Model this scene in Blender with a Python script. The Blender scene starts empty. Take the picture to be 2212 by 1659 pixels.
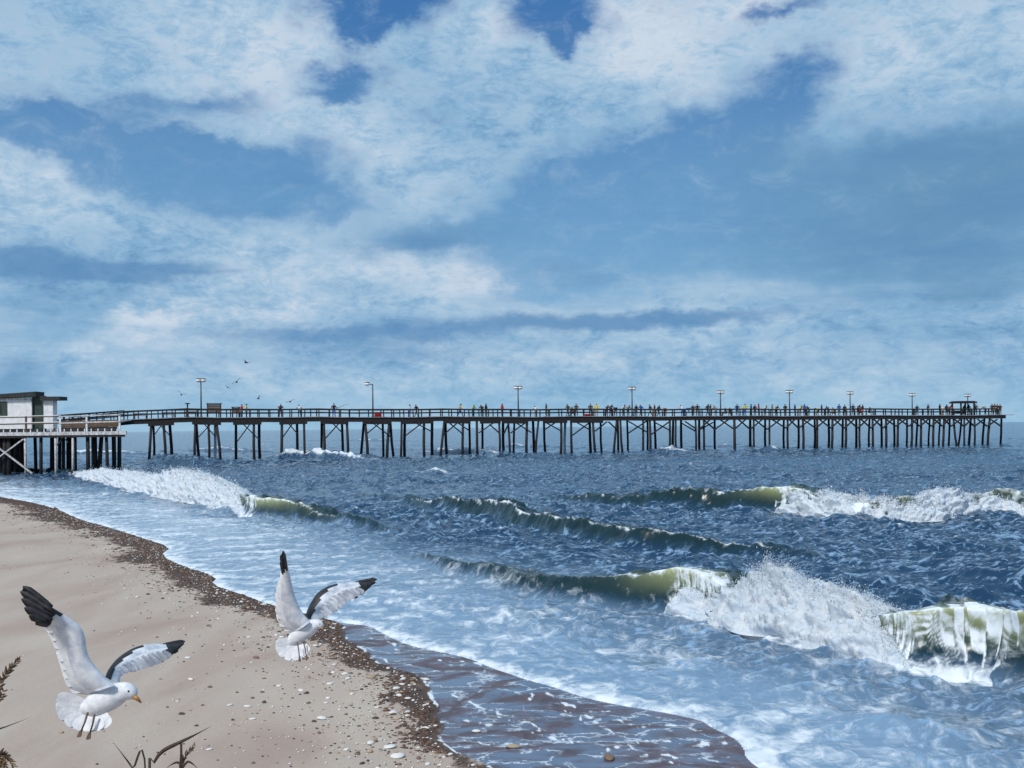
import bpy, math, random
import numpy as np
from mathutils import Vector, Matrix

random.seed(7)
RNG = np.random.default_rng(11)
R = math.radians
SC = bpy.context.scene
COL = SC.collection

# ------------------------------------------------------------------ camera
F = 2372.0            # focal length in pixels of a 2212 px wide view
CX, CY = 1106.0, 923.0  # principal point of the view (on the horizon)
EYE = 4.3
ROLL = R(0.64)
cam = bpy.data.cameras.new('camera')
cam.sensor_width = 36.0
cam.lens = 36.0 * F / 2212.0
cam.shift_y = (CY - 829.5) / 2212.0
cam.clip_start = 0.05
cam.clip_end = 60000
cam_o = bpy.data.objects.new('camera', cam)
COL.objects.link(cam_o)
cr, sr = math.cos(ROLL), math.sin(ROLL)
cam_o.matrix_world = Matrix(((cr, sr, 0, 0), (0, 0, -1, 0), (-sr, cr, 0, EYE), (0, 0, 0, 1)))
SC.camera = cam_o


def ray(px, py):
    """direction (per metre of depth y) of a pixel of the 2212 px wide view"""
    a, b = (px - CX) / F, (CY - py) / F
    return (a * cr + b * sr, -a * sr + b * cr)


def at(px, py, Y):
    u, v = ray(px, py)
    return Vector((u * Y, Y, EYE + v * Y))


def ground(px, py, z=0.0):
    u, v = ray(px, py)
    Y = (z - EYE) / v
    return Vector((u * Y, Y, z))


# ------------------------------------------------------------------ world
SUN_AZ, SUN_EL = R(-150), R(46)      # azimuth from +Y towards +X: behind the viewer, to the left
world = bpy.data.worlds.new('World')
SC.world = world
world.use_nodes = True


class NT:
    def __init__(s, tree):
        s.t = tree
        s.n = tree.nodes
        s.l = tree.links

    def node(s, kind, **kw):
        nd = s.n.new(kind)
        for k, v in kw.items():
            setattr(nd, k, v)
        return nd

    def put(s, nd, idx, val):
        if isinstance(val, bpy.types.NodeSocket):
            s.l.new(val, nd.inputs[idx])
        elif val is not None:
            nd.inputs[idx].default_value = val

    def math(s, op, a, b=None, c=None, clamp=False):
        nd = s.node('ShaderNodeMath', operation=op, use_clamp=clamp)
        s.put(nd, 0, a)
        if b is not None:
            s.put(nd, 1, b)
        if c is not None:
            s.put(nd, 2, c)
        return nd.outputs[0]

    def vmath(s, op, a, b=None, scale=None):
        nd = s.node('ShaderNodeVectorMath', operation=op)
        s.put(nd, 0, a)
        if b is not None:
            s.put(nd, 1, b)
        if scale is not None:
            s.put(nd, 3, scale)
        return nd.outputs[0]

    def noise(s, vec, scale, detail=4, rough=0.55, dist=0.0, out=0, lac=2.0):
        nd = s.node('ShaderNodeTexNoise')
        s.put(nd, 'Vector', vec)
        nd.inputs['Scale'].default_value = scale
        nd.inputs['Detail'].default_value = detail
        nd.inputs['Roughness'].default_value = rough
        nd.inputs['Distortion'].default_value = dist
        nd.inputs['Lacunarity'].default_value = lac
        return nd.outputs[out]

    def mapr(s, v, a, b, c=0.0, d=1.0, smooth=True):
        nd = s.node('ShaderNodeMapRange')
        nd.interpolation_type = 'SMOOTHSTEP' if smooth else 'LINEAR'
        s.put(nd, 0, v)
        for i, x in enumerate((a, b, c, d)):
            s.put(nd, i + 1, x)
        return nd.outputs[0]

    def mix(s, f, a, b, blend='MIX'):
        nd = s.node('ShaderNodeMix', data_type='RGBA', blend_type=blend)
        s.put(nd, 0, f)
        s.put(nd, 6, col(a))
        s.put(nd, 7, col(b))
        return nd.outputs[2]

    def ramp(s, f, stops):
        nd = s.node('ShaderNodeValToRGB')
        s.put(nd, 0, f)
        e = nd.color_ramp.elements
        while len(e) < len(stops):
            e.new(0.5)
        for i, (p, c) in enumerate(stops):
            e[i].position = p
            e[i].color = col(c)
        return nd.outputs[0]

    def mapping(s, vec, scale=(1, 1, 1), rot=(0, 0, 0), loc=(0, 0, 0), kind='POINT'):
        nd = s.node('ShaderNodeMapping', vector_type=kind)
        s.put(nd, 0, vec)
        nd.inputs['Location'].default_value = loc
        nd.inputs['Rotation'].default_value = rot
        nd.inputs['Scale'].default_value = scale
        return nd.outputs[0]


def col(c):
    if isinstance(c, (tuple, list)) and len(c) == 3:
        return (c[0], c[1], c[2], 1.0)
    return c


def srgb(r, g, b):
    f = lambda x: ((x / 255 + 0.055) / 1.055) ** 2.4 if x > 10 else x / 255 / 12.92
    return (f(r), f(g), f(b))


W = NT(world.node_tree)
W.n.clear()
w_out = W.node('ShaderNodeOutputWorld')
w_bg = W.node('ShaderNodeBackground')
w_bg.inputs['Strength'].default_value = 0.1
W.l.new(w_bg.outputs[0], w_out.inputs[0])
sky = W.node('ShaderNodeTexSky', sky_type='NISHITA')
sky.sun_disc = False
sky.sun_elevation = SUN_EL
sky.sun_rotation = SUN_AZ
sky.altitude = 0
sky.air_density = 1.0
sky.dust_density = 0.6
sky.ozone_density = 2.0
tc = W.node('ShaderNodeTexCoord')
sp = W.node('ShaderNodeSeparateXYZ')
W.l.new(tc.outputs['Generated'], sp.inputs[0])
hx = W.math('SQRT', W.math('ADD', W.math('MULTIPLY', sp.outputs[0], sp.outputs[0]),
                           W.math('MULTIPLY', sp.outputs[1], sp.outputs[1])))
az = W.math('ARCTAN2', sp.outputs[0], sp.outputs[1])
el = W.math('ARCTAN2', sp.outputs[2], W.math('MAXIMUM', hx, 0.001))
cmb = W.node('ShaderNodeCombineXYZ')
W.l.new(az, cmb.inputs[0])
W.l.new(el, cmb.inputs[1])
P0 = cmb.outputs[0]
# noise is taken on a cloud ceiling seen in perspective, blended with the direction itself
warp1 = W.vmath('SUBTRACT', W.noise(P0, 7.0, 3, 0.55, out=1), (0.5, 0.5, 0.5))
warp2 = W.vmath('SUBTRACT', W.noise(W.mapping(P0, (1, 1.5, 1)), 26.0, 4, 0.62, out=1), (0.5, 0.5, 0.5))
P1 = W.vmath('ADD', P0, W.vmath('SCALE', warp1, scale=0.035))
P1 = W.vmath('ADD', P1, W.vmath('SCALE', warp2, scale=0.055))


def blobs(vec, lst):
    acc = None
    for (x, y, rx, ry, rot, wgt) in lst:
        u, v = ray(x, y)
        a = math.atan2(u, 1.0)
        e = math.atan2(v, math.hypot(u, 1.0))
        m = W.mapping(vec, (rx / F, ry / F, 1), (0, 0, R(rot)), (a, e, 0), 'TEXTURE')
        g = W.node('ShaderNodeTexGradient', gradient_type='SPHERICAL')
        W.l.new(m, g.inputs[0])
        acc = W.math('MULTIPLY', g.outputs[1], wgt) if acc is None else W.math('MULTIPLY_ADD', g.outputs[1], wgt, acc)
    return acc


HOLES = [(1180, -10, 170, 130, -20, 1.7), (1215, 60, 60, 60, 0, 1.0), (830, -30, 240, 130, 0, 1.8), (800, 50, 120, 60, 20, 0.9),
         (740, 165, 130, 60, 5, 1.3), (740, 210, 90, 40, 0, 0.8),
         (290, 335, 340, 115, -14, 1.9), (120, 280, 220, 60, -8, 1.0), (620, 360, 200, 90, 0, 1.2), (480, 410, 420, 110, -10, 1.0),
         (700, 440, 180, 60, 0, 0.6), (430, 225, 220, 45, 5, 0.8),
         (1250, 500, 380, 210, 12, 1.8), (1330, 400, 330, 150, 20, 1.3), (1560, 290, 300, 130, 28, 1.1), (1720, 180, 170, 90, 45, 0.9),
         (1180, 590, 160, 70, 0, 0.8), (1600, 480, 420, 190, 10, 1.0),
         (1900, 450, 560, 230, 0, 1.0), (2180, 420, 330, 210, 0, 0.9), (2050, 560, 480, 110, 0, 0.6),
         
         (1690, 10, 150, 35, 5, 1.0), (900, 520, 240, 60, 8, 0.6), (930, 245, 90, 35, 0, 0.6), (2150, 320, 260, 60, -5, 0.5),
         (60, 690, 240, 70, 0, 0.35), (30, 810, 130, 60, 0, 0.5)]
LIGHTS = [(560, 90, 320, 170, 0, 0.7), (1080, 60, 190, 120, 0, 0.6), (1390, 90, 260, 150, 0, 0.9), (80, 400, 220, 140, 0, 0.6),
          (300, 690, 180, 40, 15, 0.9), (1640, 5, 130, 50, 0, 0.9), (2000, 100, 400, 170, 0, 0.5), (560, 620, 420, 140, 15, 0.6),
          (1050, 610, 360, 90, -5, 0.8), (760, 300, 300, 120, -20, 0.5), (960, 820, 420, 40, 0, 0.45), (250, 270, 260, 60, -10, 0.5),
          (1650, 620, 420, 70, 0, 0.3), (1250, 760, 330, 40, 0, 0.4)]
GREYS = [(2000, 480, 520, 260, 0, 1.0), (2200, 300, 300, 200, 0, 0.6), (80, 560, 360, 70, 0, 0.6), (150, 640, 330, 70, 0, 0.7),
         (30, 800, 160, 90, 0, 0.9), (900, 530, 260, 60, 5, 0.7), (1000, 250, 260, 130, 0, 0.4), (1750, 320, 260, 120, 0, 0.4), (2100, 620, 300, 60, 0, 0.4)]
BANDS = [(90, 575, 420, 36, 0, 1.3), (300, 582, 260, 30, 0, 0.7), (40, 540, 240, 30, 0, 0.6), (1150, 700, 640, 30, 1, 1.2), (700, 728, 420, 36, -2, 0.9), (1480, 690, 320, 26, 0, 0.8), (820, 765, 360, 26, 0, 0.5),
         (150, 640, 330, 50, 0, 0.45), (1750, 500, 380, 60, 0, 0.5), (2050, 540, 380, 60, 0, 0.7), (900, 525, 220, 36, 4, 0.8), (2160, 430, 220, 50, 0, 0.8), (30, 812, 110, 50, 0, 0.9), (1900, 640, 420, 40, 0, 0.3),
         (560, 455, 240, 36, 0, 0.5), (640, 395, 150, 36, 0, 0.6), (1250, 590, 220, 40, 0, 0.5), (1950, 330, 360, 34, -4, 0.5), (420, 232, 200, 26, 3, 0.6)]
P2 = W.vmath('ADD', P0, W.vmath('SCALE', warp2, scale=0.022))
band_f = blobs(P2, BANDS)
hole_f = blobs(P1, HOLES)
light_f = blobs(P1, LIGHTS)
grey_f = blobs(P1, GREYS)
edge_n = W.noise(W.mapping(P0, (1.0, 1.7, 1), (0, 0, R(-14))), 22.0, 9, 0.68, 0.6)
fine_n = W.noise(W.mapping(P0, (1.0, 2.2, 1), (0, 0, R(-18))), 60.0, 5, 0.7, 0.8)
big_n = W.noise(W.mapping(P0, (1.0, 2.0, 1), (0, 0, R(-10))), 5.0, 6, 0.6, 0.5)
t_ = W.math('MULTIPLY_ADD', W.math('SUBTRACT', edge_n, 0.5), 1.7, hole_f)
t_ = W.math('MULTIPLY_ADD', W.math('SUBTRACT', big_n, 0.5), 1.0, t_)
band_n = W.noise(W.mapping(P0, (1.0, 9.0, 1), (0, 0, R(1.5))), 4.5, 6, 0.6, 0.4)
low = W.mapr(el, 0.10, 0.20, 1.0, 0.0)
band = W.math('MULTIPLY', W.math('SUBTRACT', band_n, 0.5), low)
t_ = W.math('MULTIPLY_ADD', band, 1.6, t_)
t_ = W.math('MULTIPLY_ADD', W.math('SUBTRACT', fine_n, 0.5), 0.7, t_)
hole = W.mapr(t_, 0.05, 1.15)
hole = W.math('MULTIPLY', hole, W.mapr(el, 0.20, 0.32, 0.86, 0.97))
hole = W.math('MULTIPLY', hole, W.mapr(edge_n, 0.48, 0.75, 1.0, 0.70))
# cloud tone
tone = W.math('MULTIPLY_ADD', W.math('SUBTRACT', edge_n, 0.5), 0.9, W.math('MULTIPLY_ADD', light_f, 0.60, 0.36))
tone = W.math('MULTIPLY_ADD', W.math('SUBTRACT', fine_n, 0.5), 0.65, tone)
tone = W.math('MULTIPLY_ADD', W.math('SUBTRACT', big_n, 0.5), 0.9, tone)
tone = W.math('MULTIPLY_ADD', band, -0.9, tone)
tone = W.math('ADD', tone, W.mapr(t_, -0.5, 0.15, -0.06, 0.16))
tone = W.math('MULTIPLY_ADD', grey_f, -0.35, tone, clamp=True)
cloud = W.ramp(tone, [(0.0, srgb(106, 152, 192)), (0.36, srgb(138, 178, 211)), (0.68, srgb(168, 197, 221)), (1.0, srgb(202, 216, 231))])
# clear sky between the clouds: the physical sky pulled to the photograph's blue
blue = W.ramp(W.math('MULTIPLY', el, 2.2, clamp=True),
              [(0.0, srgb(146, 191, 222)), (0.16, srgb(118, 172, 213)), (0.45, srgb(90, 148, 197)), (0.8, srgb(52, 112, 176)), (1.0, srgb(46, 104, 168))])
nish = W.vmath('SCALE', sky.outputs[0], scale=0.085)
blue = W.mix(0.85, nish, blue)
greyd = W.mix(W.math('MULTIPLY', grey_f, 0.85, clamp=True), blue, srgb(100, 144, 180))
skyc = W.mix(hole, cloud, greyd)
strk = W.noise(W.mapping(P0, (1.0, 7.0, 1), (0, 0, R(2))), 9.0, 7, 0.62, 0.5)
bnd = W.mapr(W.math('MULTIPLY_ADD', W.math('SUBTRACT', strk, 0.5), 1.1, band_f), 0.0, 1.05, 0.0, 0.78)
skyc = W.mix(bnd, skyc, srgb(92, 140, 186))
# low air near the horizon
skyc = W.mix(W.mapr(el, 0.0, 0.065, 0.60, 0.0), skyc, srgb(152, 194, 222))
skyc = W.vmath('SCALE', skyc, scale=10.0)
W.l.new(skyc, w_bg.inputs['Color'])
world.cycles.sampling_method = 'MANUAL'
world.cycles.sample_map_resolution = 512

sun = bpy.data.lights.new('sun', 'SUN')
sun.energy = 3.0
sun.angle = R(9)
sun.color = (1.0, 0.95, 0.88)
sun_o = bpy.data.objects.new('sun', sun)
COL.objects.link(sun_o)
sd = Vector((math.sin(SUN_AZ) * math.cos(SUN_EL), math.cos(SUN_AZ) * math.cos(SUN_EL), math.sin(SUN_EL)))
sun_o.rotation_euler = sd.to_track_quat('Z', 'Y').to_euler()
sun_o.location = (-20, -20, 40)

SC.view_settings.view_transform = 'Standard'
SC.view_settings.look = 'None'
SC.view_settings.exposure = 0.0
SC.view_settings.gamma = 1.0
SC.render.engine = 'CYCLES'
SC.cycles.use_denoising = True
SC.cycles.max_bounces = 6
SC.cycles.diffuse_bounces = 2
SC.cycles.glossy_bounces = 3
SC.cycles.transmission_bounces = 3
SC.cycles.caustics_reflective = False
SC.cycles.caustics_refractive = False

# ------------------------------------------------------------------ helpers
_hash = RNG.permutation(4096).astype(np.int64)


def _g(ix, iy, seed):
    return _hash[(ix + _hash[(iy + seed * 131) & 4095]) & 4095]


def perlin(x, y, seed=0):
    ix = np.floor(x).astype(np.int64)
    iy = np.floor(y).astype(np.int64)
    fx, fy = x - ix, y - iy
    u = fx * fx * fx * (fx * (fx * 6 - 15) + 10)
    v = fy * fy * fy * (fy * (fy * 6 - 15) + 10)

    def gr(i, j, dx, dy):
        a = _g(i, j, seed) * (2 * math.pi / 4096)
        return np.cos(a) * dx + np.sin(a) * dy
    a = gr(ix, iy, fx, fy)
    b = gr(ix + 1, iy, fx - 1, fy)
    c = gr(ix, iy + 1, fx, fy - 1)
    d = gr(ix + 1, iy + 1, fx - 1, fy - 1)
    return ((a + u * (b - a)) * (1 - v) + (c + u * (d - c)) * v) * 1.5


def fbm(x, y, octv=4, gain=0.5, seed=0, billow=False):
    s, a, f, n = 0.0, 1.0, 1.0, 0.0
    for o in range(octv):
        p = perlin(x * f + 17.3 * o, y * f - 9.1 * o, seed + o)
        s = s + a * (np.abs(p) * 2 - 0.5 if billow else p)
        n += a
        a *= gain
        f *= 2.03
    return s / n


def sstep(a, b, x):
    t = np.clip((x - a) / (b - a), 0, 1)
    return t * t * (3 - 2 * t)


def mesh_np(name, verts, faces, attrs=None, smooth=True):
    verts = np.asarray(verts, np.float32)
    faces = np.asarray(faces, np.int32)
    me = bpy.data.meshes.new(name)
    me.vertices.add(len(verts))
    me.vertices.foreach_set('co', verts.ravel())
    k = faces.shape[1]
    me.loops.add(faces.size)
    me.loops.foreach_set('vertex_index', faces.ravel())
    me.polygons.add(len(faces))
    me.polygons.foreach_set('loop_start', np.arange(0, faces.size, k, dtype=np.int32))
    me.polygons.foreach_set('use_smooth', np.full(len(faces), smooth, dtype=bool))
    me.update(calc_edges=True)
    for n, v in (attrs or {}).items():
        a = me.attributes.new(n, 'FLOAT', 'POINT')
        a.data.foreach_set('value', np.asarray(v, np.float32).ravel())
    return me


def grid_faces(nr, nc, keep=None):
    i = np.arange(nr - 1)[:, None] * nc + np.arange(nc - 1)[None, :]
    f = np.stack([i, i + 1, i + nc + 1, i + nc], -1).reshape(-1, 4)
    if keep is not None:
        f = f[keep.ravel()]
    return f


def compact(verts, faces, attrs):
    used = np.zeros(len(verts), bool)
    used[faces.ravel()] = True
    idx = np.cumsum(used) - 1
    return verts[used], idx[faces], {k: v[used] for k, v in attrs.items()}


def empty(name, loc=(0, 0, 0), rz=0.0):
    o = bpy.data.objects.new(name, None)
    o.empty_display_size = 0.2
    o.location = loc
    o.rotation_euler = (0, 0, rz)
    COL.objects.link(o)
    return o


def tag(o, label=None, cat=None, group=None, kind=None):
    if label:
        o['label'] = label
    if cat:
        o['category'] = cat
    if group:
        o['group'] = group
    if kind:
        o['kind'] = kind
    return o


def link(name, me, mats, parent=None):
    o = bpy.data.objects.new(name, me)
    if not isinstance(mats, (list, tuple)):
        mats = [mats]
    if not me.materials:
        for m in mats:
            me.materials.append(m)
    COL.objects.link(o)
    if parent is not None:
        o.parent = parent
    return o


def copy_tree(o, parent=None):
    c = o.copy()
    COL.objects.link(c)
    c.parent = parent
    for ch in list(o.children):
        copy_tree(ch, c)
    return c


class MB:
    """collects shapes into one mesh; coordinates relative to org"""

    def __init__(s, org=(0, 0, 0)):
        s.v, s.f, s.m = [], [], []
        s.o = Vector(org)

    def add(s, vs, fs, mi=0):
        b = len(s.v)
        s.v += [tuple(Vector(v) - s.o) for v in vs]
        s.f += [tuple(i + b for i in f) for f in fs]
        s.m += [mi] * len(fs)
        return s

    def beam(s, p0, p1, w, h, mi=0, up=(0, 0, 1), taper=1.0):
        p0, p1 = Vector(p0), Vector(p1)
        d = (p1 - p0).normalized()
        u = Vector(up)
        side = d.cross(u)
        if side.length < 1e-4:
            side = Vector((1, 0, 0))
        side.normalize()
        u = side.cross(d).normalized()
        vs = []
        for p, t in ((p0, 1.0), (p1, taper)):
            for a, b in ((-1, -1), (1, -1), (1, 1), (-1, 1)):
                vs.append(p + side * (a * w * t / 2) + u * (b * h * t / 2))
        return s.add(vs, [(0, 3, 2, 1), (4, 5, 6, 7), (0, 1, 5, 4), (1, 2, 6, 5), (2, 3, 7, 6), (3, 0, 4, 7)], mi)

    def box(s, x0, x1, y0, y1, z0, z1, mi=0):
        vs = [(x, y, z) for z in (z0, z1) for x, y in ((x0, y0), (x1, y0), (x1, y1), (x0, y1))]
        return s.add(vs, [(0, 3, 2, 1), (4, 5, 6, 7), (0, 1, 5, 4), (1, 2, 6, 5), (2, 3, 7, 6), (3, 0, 4, 7)], mi)

    def tube(s, pts, rads, n=8, mi=0, flat=1.0, ref=None):
        pts = [Vector(p) for p in pts]
        rings = []
        for i, p in enumerate(pts):
            d = (pts[min(i + 1, len(pts) - 1)] - pts[max(i - 1, 0)]).normalized()
            a = d.cross(Vector(ref) if ref else (Vector((0, 1, 0)) if abs(d.y) < 0.9 else Vector((1, 0, 0))))
            if a.length < 1e-5:
                a = Vector((1, 0, 0))
            a.normalize()
            b = d.cross(a).normalized()
            r = rads[i] if isinstance(rads, (list, tuple)) else rads
            rings.append([p + a * (r * math.cos(2 * math.pi * k / n)) + b * (r * flat * math.sin(2 * math.pi * k / n)) for k in range(n)])
        vs = [v for r in rings for v in r]
        fs = []
        for i in range(len(pts) - 1):
            for k in range(n):
                fs.append((i * n + k, i * n + (k + 1) % n, (i + 1) * n + (k + 1) % n, (i + 1) * n + k))
        fs.append(tuple(range(n - 1, -1, -1)))
        fs.append(tuple((len(pts) - 1) * n + k for k in range(n)))
        return s.add(vs, fs, mi)

    def ball(s, c, rx, ry, rz, n=8, m=6, mi=0):
        vs = [(c[0], c[1], c[2] - rz)]
        for j in range(1, m):
            t = -math.pi / 2 + math.pi * j / m
            for k in range(n):
                p = 2 * math.pi * k / n
                vs.append((c[0] + rx * math.cos(t) * math.cos(p), c[1] + ry * math.cos(t) * math.sin(p), c[2] + rz * math.sin(t)))
        vs.append((c[0], c[1], c[2] + rz))
        fs = [(0, 1 + (k + 1) % n, 1 + k) for k in range(n)]
        for j in range(m - 2):
            for k in range(n):
                a = 1 + j * n
                fs.append((a + k, a + (k + 1) % n, a + n + (k + 1) % n, a + n + k))
        top = len(vs) - 1
        fs += [(top, 1 + (m - 2) * n + k, 1 + (m - 2) * n + (k + 1) % n) for k in range(n)]
        return s.add(vs, fs, mi)

    def mesh(s, name, smooth=False):
        me = bpy.data.meshes.new(name)
        me.from_pydata(s.v, [], s.f)
        me.polygons.foreach_set('use_smooth', [smooth] * len(me.polygons))
        me.update()
        return me

    def build(s, name, mats, parent=None, smooth=False):
        me = s.mesh(name, smooth)
        o = link(name, me, mats, parent)
        if max(s.m, default=0) > 0:
            me.polygons.foreach_set('material_index', s.m)
        return o


# ------------------------------------------------------------------ materials
def new_mat(name):
    m = bpy.data.materials.new(name)
    m.use_nodes = True
    t = NT(m.node_tree)
    b = t.n['Principled BSDF']
    return m, t, b


def rough_mat(name, c0, c1, scale=6.0, rough=0.7, stretch=(1, 1, 1), bump=0.3, bscale=None, detail=5, dist=0.02):
    m, t, b = new_mat(name)
    tcn = t.node('ShaderNodeTexCoord')
    v = t.mapping(tcn.outputs['Object'], stretch)
    n = t.noise(v, scale, detail, 0.6)
    t.l.new(t.mix(t.mapr(n, 0.3, 0.7), c0, c1), b.inputs['Base Color'])
    b.inputs['Roughness'].default_value = rough
    if bump:
        bp = t.node('ShaderNodeBump')
        bp.inputs['Strength'].default_value = bump
        bp.inputs['Distance'].default_value = dist
        t.l.new(t.noise(v, bscale or scale * 3, 5, 0.6), bp.inputs['Height'])
        t.l.new(bp.outputs[0], b.inputs['Normal'])
    return m


M = {}
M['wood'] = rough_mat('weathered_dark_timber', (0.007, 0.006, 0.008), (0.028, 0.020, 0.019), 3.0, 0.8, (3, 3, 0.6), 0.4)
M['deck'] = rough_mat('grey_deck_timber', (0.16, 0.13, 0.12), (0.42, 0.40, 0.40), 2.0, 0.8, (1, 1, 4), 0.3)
M['brown'] = rough_mat('brown_plank', (0.05, 0.03, 0.018), (0.15, 0.09, 0.05), 4.0, 0.8, (1, 1, 6), 0.4)
M['white'] = rough_mat('white_paint', (0.62, 0.62, 0.64), (0.80, 0.80, 0.82), 2.0, 0.6, (1, 1, 1), 0.1)
M['whitewood'] = rough_mat('bleached_timber', (0.32, 0.30, 0.30), (0.72, 0.71, 0.71), 3.0, 0.75, (2, 2, 0.7), 0.3)
M['green'] = rough_mat('dark_green_paint', (0.010, 0.025, 0.020), (0.035, 0.065, 0.050), 4.0, 0.6, (1, 1, 1), 0.2)
M['roof'] = rough_mat('dark_roof_felt', (0.012, 0.014, 0.016), (0.035, 0.040, 0.042), 5.0, 0.8, (1, 1, 1), 0.3)
M['metal'] = rough_mat('galvanised_post', (0.03, 0.03, 0.034), (0.08, 0.08, 0.085), 5.0, 0.5, (1, 1, 1), 0.0)
M['lampglass'] = rough_mat('white_lamp_glass', (0.75, 0.75, 0.74), (0.85, 0.85, 0.84), 5.0, 0.35, (1, 1, 1), 0.0)
M['red'] = rough_mat('red_plastic', (0.50, 0.01, 0.015), (0.60, 0.02, 0.02), 5.0, 0.45, (1, 1, 1), 0.0)
M['glass'] = rough_mat('dark_pane', (0.01, 0.015, 0.015), (0.03, 0.04, 0.04), 5.0, 0.1, (1, 1, 1), 0.0)
M['feather'] = rough_mat('white_plumage', (0.60, 0.62, 0.68), (0.80, 0.80, 0.82), 30.0, 0.75, (1, 1, 1), 0.35, 90, dist=0.004)
M['grey_feather'] = rough_mat('pale_grey_plumage', (0.36, 0.40, 0.48), (0.72, 0.74, 0.80), 16.0, 0.75, (1, 1, 1), 0.35, 90, dist=0.004)
M['mantle'] = rough_mat('silver_mantle', (0.46, 0.49, 0.58), (0.76, 0.77, 0.81), 14.0, 0.75, (1, 1, 1), 0.4, 60, dist=0.004)
M['black_feather'] = rough_mat('black_primaries', (0.008, 0.008, 0.012), (0.035, 0.03, 0.032), 30.0, 0.55, (1, 1, 1), 0.3, 90, dist=0.003)
M['beak'] = rough_mat('ochre_beak', (0.30, 0.13, 0.03), (0.42, 0.21, 0.06), 20.0, 0.5, (1, 1, 1), 0.0)
M['leg'] = rough_mat('brown_leg', (0.07, 0.04, 0.025), (0.16, 0.09, 0.05), 20.0, 0.6, (1, 1, 1), 0.0)
M['eye'] = rough_mat('dark_eye', (0.004, 0.004, 0.004), (0.008, 0.008, 0.008), 5.0, 0.1, (1, 1, 1), 0.0)
M['stalk'] = rough_mat('dry_stalk', (0.018, 0.012, 0.010), (0.075, 0.048, 0.028), 20.0, 0.7, (1, 1, 1), 0.2)
M['seed'] = rough_mat('dry_seed', (0.05, 0.026, 0.012), (0.22, 0.13, 0.06), 30.0, 0.75, (1, 1, 1), 0.2)
M['skin'] = rough_mat('skin', (0.32, 0.18, 0.12), (0.40, 0.24, 0.17), 5.0, 0.6, (1, 1, 1), 0.0)


def water_mat(name, deep, shallow, foamc, bs=0.42):
    m, t, b = new_mat(name)
    geo = t.node('ShaderNodeNewGeometry')
    pos = geo.outputs['Position']
    fo = t.node('ShaderNodeAttribute', attribute_name='foam').outputs['Fac']
    sh = t.node('ShaderNodeAttribute', attribute_name='shallow').outputs['Fac']
    ns = t.noise(t.mapping(pos, (1.0, 0.55, 1.0), (0, 0, R(28))), 2.6, 9, 0.68, 0.9)
    fm = t.math('MULTIPLY_ADD', t.math('SUBTRACT', ns, 0.5), 1.5, fo)
    fm = t.mapr(fm, 0.24, 0.82)
    # light through thin crests, painted as a paler blue base colour
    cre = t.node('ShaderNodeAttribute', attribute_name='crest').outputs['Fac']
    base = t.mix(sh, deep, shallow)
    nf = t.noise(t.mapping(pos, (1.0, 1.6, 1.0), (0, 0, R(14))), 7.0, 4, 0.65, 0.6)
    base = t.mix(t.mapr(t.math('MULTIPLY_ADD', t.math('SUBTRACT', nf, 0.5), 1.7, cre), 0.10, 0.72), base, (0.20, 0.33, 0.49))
    fl = t.noise(t.mapping(pos, (1.0, 2.0, 1.0), (0, 0, R(10))), 2.6, 4, 0.6, 1.2)
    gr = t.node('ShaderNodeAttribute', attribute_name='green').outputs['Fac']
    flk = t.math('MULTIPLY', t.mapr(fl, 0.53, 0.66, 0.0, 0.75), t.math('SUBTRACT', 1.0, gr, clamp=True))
    base = t.mix(flk, base, (0.24, 0.37, 0.53))  # pale sky highlights on the wavelets, painted as light-blue flecks
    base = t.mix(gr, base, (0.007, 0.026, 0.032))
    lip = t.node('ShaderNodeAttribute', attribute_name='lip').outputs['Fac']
    base = t.mix(lip, base, (0.42, 0.46, 0.21))  # glow of light through the curling lip, painted yellow-green
    # connected foam lace on thin aerated water
    vo = t.node('ShaderNodeTexVoronoi', feature='DISTANCE_TO_EDGE')
    wv = t.vmath('ADD', pos, t.vmath('SCALE', t.vmath('SUBTRACT', t.noise(pos, 1.3, 5, 0.6, out=1), (0.5, 0.5, 0.5)), scale=1.3))
    t.l.new(t.mapping(wv, (1.0, 1.5, 1.0), (0, 0, R(-12))), vo.inputs['Vector'])
    vo.inputs['Scale'].default_value = 1.25
    la = t.mapr(vo.outputs['Distance'], 0.0, 0.085, 1.0, 0.0)
    la = t.math('MULTIPLY', t.math('MULTIPLY', la, sh), t.mapr(ns, 0.42, 0.62, 0.0, 0.5))
    fm = t.math('MAXIMUM', fm, la)
    base = t.mix(fm, base, foamc)
    t.l.new(base, b.inputs['Base Color'])
    t.l.new(t.math('MAXIMUM', t.mapr(fm, 0, 1, 0.11, 0.75), t.math('MULTIPLY', gr, 0.24)), b.inputs['Roughness'])
    b.inputs['IOR'].default_value = 1.333
    t.l.new(t.mapr(fm, 0, 1, 0.5, 0.15), b.inputs['Specular IOR Level'])
    bp = t.node('ShaderNodeBump')
    bp.inputs['Distance'].default_value = 0.15
    rn = t.node('ShaderNodeTexNoise', noise_type='RIDGED_MULTIFRACTAL')
    t.l.new(t.mapping(pos, (1.0, 1.35, 1.0), (0, 0, R(12))), rn.inputs['Vector'])
    rn.inputs['Scale'].default_value = 1.7
    rn.inputs['Detail'].default_value = 3
    rn.inputs['Roughness'].default_value = 0.45
    rn.inputs['Distortion'].default_value = 0.5
    t.l.new(rn.outputs[0], bp.inputs['Height'])
    sy = t.node('ShaderNodeSeparateXYZ')
    t.l.new(pos, sy.inputs[0])
    off = t.mapr(sy.outputs[1], 90.0, 280.0, bs, 1.0)
    t.l.new(t.math('MULTIPLY', off, t.mapr(sh, 0, 1, 1.0, 0.6)), bp.inputs['Strength'])
    t.l.new(bp.outputs[0], b.inputs['Normal'])
    return m


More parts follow.
